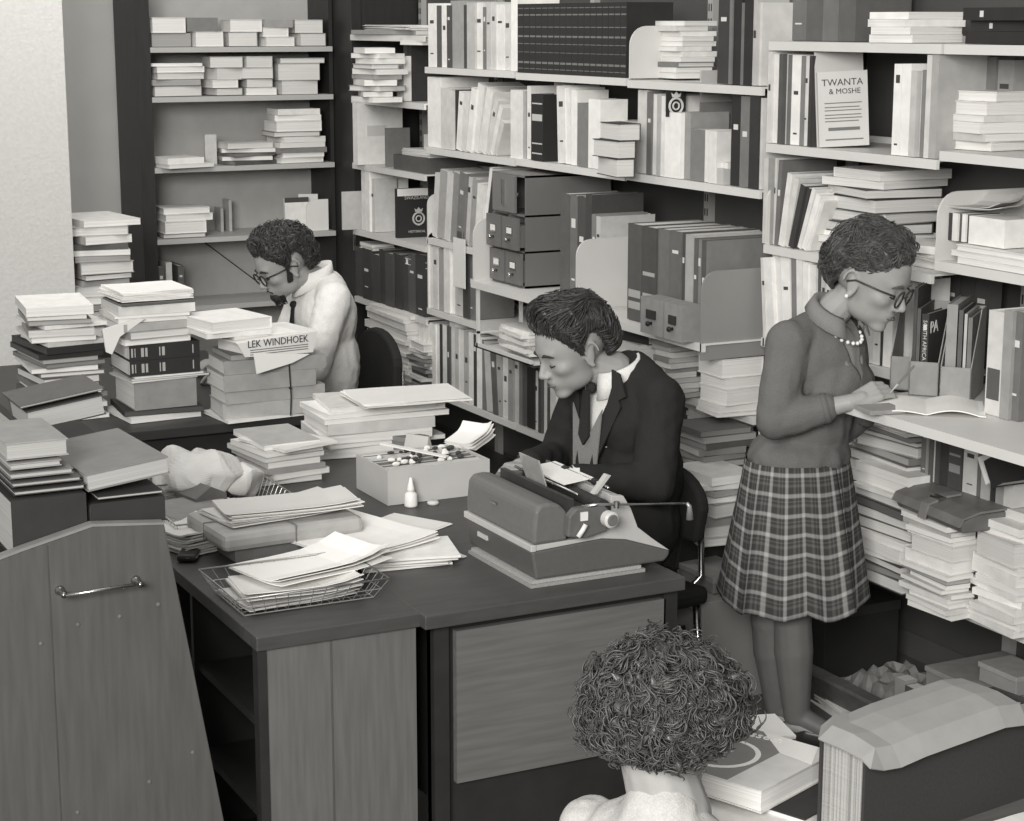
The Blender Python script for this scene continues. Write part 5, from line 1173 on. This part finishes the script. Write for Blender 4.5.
hair('hair', M, B2, 58, MAN_LINE, thick=.024, curl=.004, n=2800, seed=8, L=.06, freq=.6, flow=(.6, -.3, -.3), rs=.0022, clump=1.8, bump=.4, messy=.15, vol=lambda d: 1.0+1.1*max(0, d.x)*max(0, d.z+.2))
face_bits(M, B2, 54)
office_chair('office_chair', 'black chair with chrome supports behind the suited man', J(.05, .02, 0)[:2], A2, .41, .34, .76, 46)
# ---------------------------------------------------------------- standing woman
hc3 = at(868, 280, 5.42); c3_ = at(824, 368, 5.47); O3 = (c3_.x, c3_.y); A3 = radians(-74); J = frame(O3, A3); R3 = Matrix.Rotation(A3, 3, 'Z')
M = headM(hc3, radians(-60), radians(23), 0, 1.2)
b = MB(); head(b, M, True)
b.cap(M @ Vector((-.025, 0, -.045)), .047, J(.0, 0, 1.285), .052); b.ell(J(-.01, 0, 1.17), (.095, .145, .13), R=R3); HS = Vector((-rt[0]*.055, -rt[1]*.055, 0)); b.ell(J(-.02, 0, .98)+HS*.4, (.09, .115, .16), R=R3); b.ell(J(-.03, 0, .83)+HS, (.11, .15, .12), R=R3)
SHR, ELR, WRR, HNR = at(788, 342, 5.36), at(776, 420, 5.33), at(852, 402, 5.30), at(884, 388, 5.32)
SHL, ELL_, WRL, HNL = at(836, 325, 5.62), at(842, 425, 5.60), at(876, 406, 5.50), at(905, 402, 5.42)
for (a_, e_, w_) in ((SHR, ELR, WRR), (SHL, ELL_, WRL)): b.cap(a_, .045, e_, .038); b.cap(e_, .037, w_, .0245)
hand(b, WRR, HNR-WRR, Vector((-.5, -.55, .75)), 1, [.75, .8, .85, .9], .95, thumb=.45)
hand(b, WRL, at(905, 404, 5.38)-WRL, Vector((-.2, -.2, 1)), -1, [.35, .4, .45, .5], .92, thumb=.4)
AN = [(at(778, 700, 5.50), -1), (at(797, 700, 5.42), 1)]
KN = [at(770, 620, 5.47), at(792, 615, 5.42)]
for i, (a_, s) in enumerate(AN):
    a_.z = .085; hp = J(-.03, s*-.075, .80)+HS; b.cap(hp, .085, KN[i], .055); b.cap(KN[i], .052, KN[i].lerp(a_, .35), .054); b.cap(KN[i].lerp(a_, .35), .054, a_, .034); b.cap(a_+Vector((0, 0, -.02)), .034, a_+Vector((.10, -.13, -.062)), .022)
B3 = solid('person', b, .0036, 5, [SKIN]); tag(B3, 'standing woman in grey cardigan and plaid skirt, writing at the shelf', 'person')
def drape(c): return .006*noise.noise(Vector((c.x*12, c.y*12, c.z*9)))+.003*noise.noise(Vector(c)*30)
b = MB(); b.ell(J(-.005, 0, 1.165), (.118, .165, .145), R=R3); b.ell(J(.055, 0, 1.10), (.085, .135, .09), R=R3); HS = Vector((-rt[0]*.055, -rt[1]*.055, 0)); b.ell(J(-.015, 0, .99)+HS*.35, (.115, .135, .17), R=R3); b.ell(J(-.02, 0, .875)+HS*.9, (.148, .168, .088), R=R3); b.ell(J(-.02, 0, 1.235), (.07, .125, .06), R=R3)
for (a_, e_, w_) in ((SHR, ELR, WRR), (SHL, ELL_, WRL)):
    b.cap(J(-.02, 0, 1.26), .06, a_, .058); b.cap(a_, .062, e_, .060); b.cap(e_, .060, e_.lerp(w_, .62), .046)
HS = Vector((-rt[0]*.055, -rt[1]*.055, 0))
c = MB(); c.prism([(-.06, .10), (.06, .10), (.058, .03), (.0, -.15), (-.058, .03)], 'x', .0, .4, M=T(*J(.03, 0, 1.245)) @ Rz(A3) @ Ry(radians(-14)))
CARD = mat('cardigan_knit', 108, .95, var=.10, scale=260, bump=.3, spec=.1)
solid('cardigan', b, .006, 10, [CARD], B3, cut=c, disp=drape)
b = MB(); b.ell(J(.0, 0, 1.15), (.108, .12, .14), R=R3); b.ell(J(.045, 0, 1.11), (.07, .10, .085), R=R3); solid('jumper', b, .007, 5, [mat('jumper_knit', 140, .95, bump=.2, scale=260)], B3)
for s in (-1, 1):
    m = MB(); pts = [J(.0, s*.068, 1.29), J(.055, s*.058, 1.235), J(.10, s*.035, 1.17), J(.128, s*.006, 1.10)]
    m.tube(pts, [.012, .014, .012, .008], 8); m.build('lapel', mat('cardigan_knit', 128, .95, var=.1, scale=260, bump=.3), B3, smooth=True)
m = MB(); n = 16; vs = []; fs = []
for i in range(n+1):
    a = radians(35+290*i/n)
    for (rr_, dz) in ((.060, .0), (.058, .030), (.066, .028), (.086, -.012)): vs.append(J(.042+rr_*cos(a)*1.05, rr_*sin(a)*1.1, 1.292+dz-.55*rr_*cos(a)))
for i in range(n):
    for j in range(3): q = i*4+j; fs.append((q, q+4, q+5, q+1))
m.add(vs, fs); o = m.build('collar', mat('cardigan_knit', 128, .95, var=.1, scale=260, bump=.3), B3, smooth=True); s_ = o.modifiers.new('s', 'SOLIDIFY'); s_.thickness = .004
m = MB(); m.tube([J(.132, 0, 1.11), J(.137, 0, 1.05)], .007, 6); m.build('button_band', mat('cardigan_knit', 104, .95, var=.1, scale=260), B3, smooth=True)
for z, f in ((1.095, .142), (1.02, .137), (.94, .122)): m = MB(); m.ell(J(f, 0, z), (.006, .008, .008), R=R3, n=8); m.build('button', mat('button', 88, .3), B3, smooth=True)
for (e_, w_) in ((ELR, WRR), (ELL_, WRL)): m = MB(); p = e_.lerp(w_, .62); q = e_.lerp(w_, .70); m.tube([p, q], [.047, .043], 16); m.build('cuff', mat('cardigan_knit', 104, .95, var=.1, scale=260, bump=.3), B3, smooth=True)
m = MB(); n = 20
for i in range(n+1):
    a = radians(-150+300*i/n); m.ell(J(.045+.072*cos(a), .066*sin(a), 1.268-.042*cos(a)), .0060, n=8)
m.build('pearl_necklace', mat('pearl', 240, .25, spec=.7), B3, smooth=True)
# skirt
me_v = []; me_f = []; uv = []
NZ, NA = 26, 120; z0, z1 = .87, .43
for i in range(NZ+1):
    f = i/NZ; z = z0+(z1-z0)*f
    for j in range(NA+1):
        a = 2*pi*j/NA
        rf = .14+(.215-.14)*(f**.9); rl = .165+(.215-.165)*(f**.9)
        pl_ = .014*f*cos(a*9)+.010*f*cos(a*5+1)
        pl_ -= .03*f*exp(-((a-.15)/.07)**2)+.02*f*exp(-((a-5.6)/.06)**2)
        p = J(-.02+(rf+pl_)*cos(a), (rl+pl_)*sin(a), z+.012*f*cos(a*9))+HS; me_v.append(p); uv.append((a*.205, z))
for i in range(NZ):
    for j in range(NA): q = i*(NA+1)+j; me_f.append((q, q+1, q+NA+2, q+NA+1))
me = bpy.data.meshes.new('skirt'); me.from_pydata([tuple(v) for v in me_v], [], me_f); ul = me.uv_layers.new(name='UVMap')
for lp in me.loops: ul.data[lp.index].uv = uv[lp.vertex_index]
pm = bpy.data.materials.new('plaid_wool'); pm.use_nodes = True; nt = pm.node_tree; N = nt.nodes; Lk = nt.links; bs = N['Principled BSDF']
uvn = N.new('ShaderNodeUVMap'); sep = N.new('ShaderNodeSeparateXYZ'); Lk.new(uvn.outputs[0], sep.inputs[0])
def mth(op, a, b_=None, c_=None):
    n_ = N.new('ShaderNodeMath'); n_.operation = op
    for k_, x in enumerate((a, b_, c_)):
        if x is None: continue
        if isinstance(x, (int, float)): n_.inputs[k_].default_value = x
        else: Lk.new(x, n_.inputs[k_])
    return n_.outputs[0]
def stripe(src, period, width, off=0.0):
    fr = mth('FRACT', mth('ADD', mth('DIVIDE', src, period), off)); d = mth('ABSOLUTE', mth('SUBTRACT', fr, .5))
    mr = N.new('ShaderNodeMapRange'); mr.interpolation_type = 'SMOOTHSTEP'; Lk.new(d, mr.inputs[0]); mr.inputs[1].default_value = width*.4; mr.inputs[2].default_value = width; mr.inputs[3].default_value = 1; mr.inputs[4].default_value = 0
    return mr.outputs[0]
U, V_ = sep.outputs[0], sep.outputs[1]; P_ = .0585
w1 = mth('ADD', stripe(U, P_, .14), stripe(V_, P_, .14)); w2 = mth('ADD', stripe(U, P_, .10, .5), stripe(V_, P_, .10, .5)); w2 = mth('ADD', w2, mth('ADD', stripe(U, P_, .05, .28), stripe(V_, P_, .05, .28)))
val = mth('ADD', mth('ADD', mth('MULTIPLY', w1, .17), mth('MULTIPLY', w2, .035)), .052)
cb = N.new('ShaderNodeCombineColor'); Lk.new(val, cb.inputs[0]); Lk.new(mth('MULTIPLY', val, .985), cb.inputs[1]); Lk.new(mth('MULTIPLY', val, .955), cb.inputs[2]); Lk.new(cb.outputs[0], bs.inputs['Base Color']); bs.inputs['Roughness'].default_value = .95; bs.inputs['Specular IOR Level'].default_value = .1
me.materials.append(pm); me.polygons.foreach_set('use_smooth', [True]*len(me.polygons)); sk = bpy.data.objects.new('skirt', me); SC.collection.objects.link(sk); sk.parent = B3
s_ = sk.modifiers.new('s', 'SOLIDIFY'); s_.thickness = .003
for i, (a_, s) in enumerate(AN):
    b = MB(); b.cap(KN[i]+Vector((0, 0, .12)), .064, KN[i], .060); b.cap(KN[i], .058, KN[i].lerp(a_, .35), .060); b.cap(KN[i].lerp(a_, .35), .060, a_, .040); b.cap(a_, .036, a_+Vector((.05, -.065, -.03)), .031)
    solid('stocking', b, .006, 4, [mat('nylon', 104, .5, var=.05, scale=30)], B3)
    b = MB(); b.cap(a_+Vector((-.015, .02, -.055)), .028, a_+Vector((.10, -.13, -.064)), .024); b.cap(a_+Vector((.02, -.03, -.05)), .034, a_+Vector((.09, -.11, -.06)), .029)
    b.box((a_.x-.03, a_.y-.005, .002), (a_.x+.005, a_.y+.035, .05)); solid('shoe', b, .005, 3, [mat('shoe_leather', 50, .3)], B3)
hair('hair', M, B3, 74, WOM_LINE, thick=.018, curl=.005, n=3000, seed=12, L=.055, freq=.9, flow=(-.6, 0, -.5), rs=.0021, clump=2.4, bump=.5, messy=.15, fade=.5, vol=lambda d: 1.0+.7*max(0, d.x)*max(0, d.z))
face_bits(M, B3, 90); glasses(M, B3, 60, r=(.023, .018), th=.0026)
m = MB(); m.ell(M @ Vector((-.006, -.080, -.036)), .006, n=8); m.build('earring', mat('pearl', 235, .3), B3, smooth=True)
t = thing('pencil', 'thin pencil held in the standing woman\'s right hand', 'pencil', at(898, 384, 5.27)); p0 = Vector(t.location)
m = MB(); m.tube([(0, 0, 0), Vector(at(914, 366, 5.30))-p0], .0035, 6); m.build('shaft', mat('pencil_paint', 120, .4), t); m = MB(); m.tube([(0, 0, 0), (Vector(at(890, 393, 5.27))-p0)], [.0035, .0008], 6); m.build('tip', mat('pencil_wood', 180, .6), t)
# ---------------------------------------------------------------- foreground person
hc4 = at(667, 730, 2.95); A4 = radians(22); O4 = (hc4.x-.035, hc4.y-.04); J = frame(O4, A4); R3 = Matrix.Rotation(A4, 3, 'Z')
M = headM(hc4, radians(24), radians(14), 0, 1.04); shz = hc4.z-.165
b = MB(); head(b, M, True); b.cap(M @ Vector((-.025, 0, -.04)), .058, J(.03, 0, shz+.03), .068)
b.ell(J(0, 0, shz-.08), (.10, .17, .13), R=R3); b.ell(J(-.02, 0, shz-.26), (.1, .14, .2), R=R3); b.ell(J(0, 0, .5), (.14, .17, .12), R=R3)
ar = []
for s in (-1, 1):
    sh = J(0, s*.135, shz-.035); el = J(.03, s*.20, shz-.27); wr = J(.2, s*.08, .63); b.cap(sh, .046, el, .038); b.cap(el, .037, wr, .025); hand(b, wr, wr-el, (0, 0, 1), -s, .4, .92); ar.append((sh, el, wr))
    b.cap(J(.02, s*.09, .52), .085, J(.42, s*.12, .52), .06); b.cap(J(.42, s*.12, .52), .055, J(.38, s*.13, .08), .038); b.cap(J(.38, s*.13, .06), .035, J(.52, s*.14, .03), .026)
B4 = solid('person', b, .0045, 5, [SKIN]); tag(B4, 'curly-haired person in white blouse seen from behind, seated in the foreground', 'person')
b = MB(); b.ell(J(-.01, 0, shz-.085), (.12, .175, .145), R=R3); b.ell(J(-.02, 0, shz-.28), (.13, .17, .22), R=R3); b.ell(J(.0, 0, shz+.0), (.095, .135, .06), R=R3); b.cap(J(-.005, 0, shz+.0), .085, J(.0, 0, shz+.035), .070)
for (sh, el, wr) in ar: b.ell(sh, .065); b.cap(sh, .062, el, .055); b.cap(el, .054, el.lerp(wr, .4), .05)
solid('blouse', b, .006, 8, [cloth(185, 300)], B4, disp=wrink(.006, 18))
b = MB(); b.ell(J(0, 0, .50), (.16, .19, .11), R=R3)
for s in (-1, 1): b.cap(J(.02, s*.09, .52), .1, J(.4, s*.11, .52), .085)
solid('skirt', b, .01, 4, [cloth(80)], B4)
for s in (-1, 1): b = MB(); b.cap(J(.37, s*.13, .04), .038, J(.52, s*.14, .03), .028); b.build('shoe', mat('shoe_leather', 48, .35), B4, smooth=True)
hair('hair', M, B4, 74, BCK_LINE, thick=.036, curl=.0065, n=9500, seed=21, L=.028, freq=.9, flow=(.2, 0, -.8), rs=.0018, rad=(.100, .090, .080), cen=(-.012, 0, .028), clump=5.5, bump=.9, messy=.16)
face_bits(M, B4, 70)
office_chair('stool', 'black chair carrying the curly-haired foreground person', J(-.02, 0, 0)[:2], A4, .39, .38, .66, 50)
dup = [k for k, v in LABELS.items() if len(v) > 1]
print('DUPLICATE LABELS', dup[:40], len(bpy.data.objects))
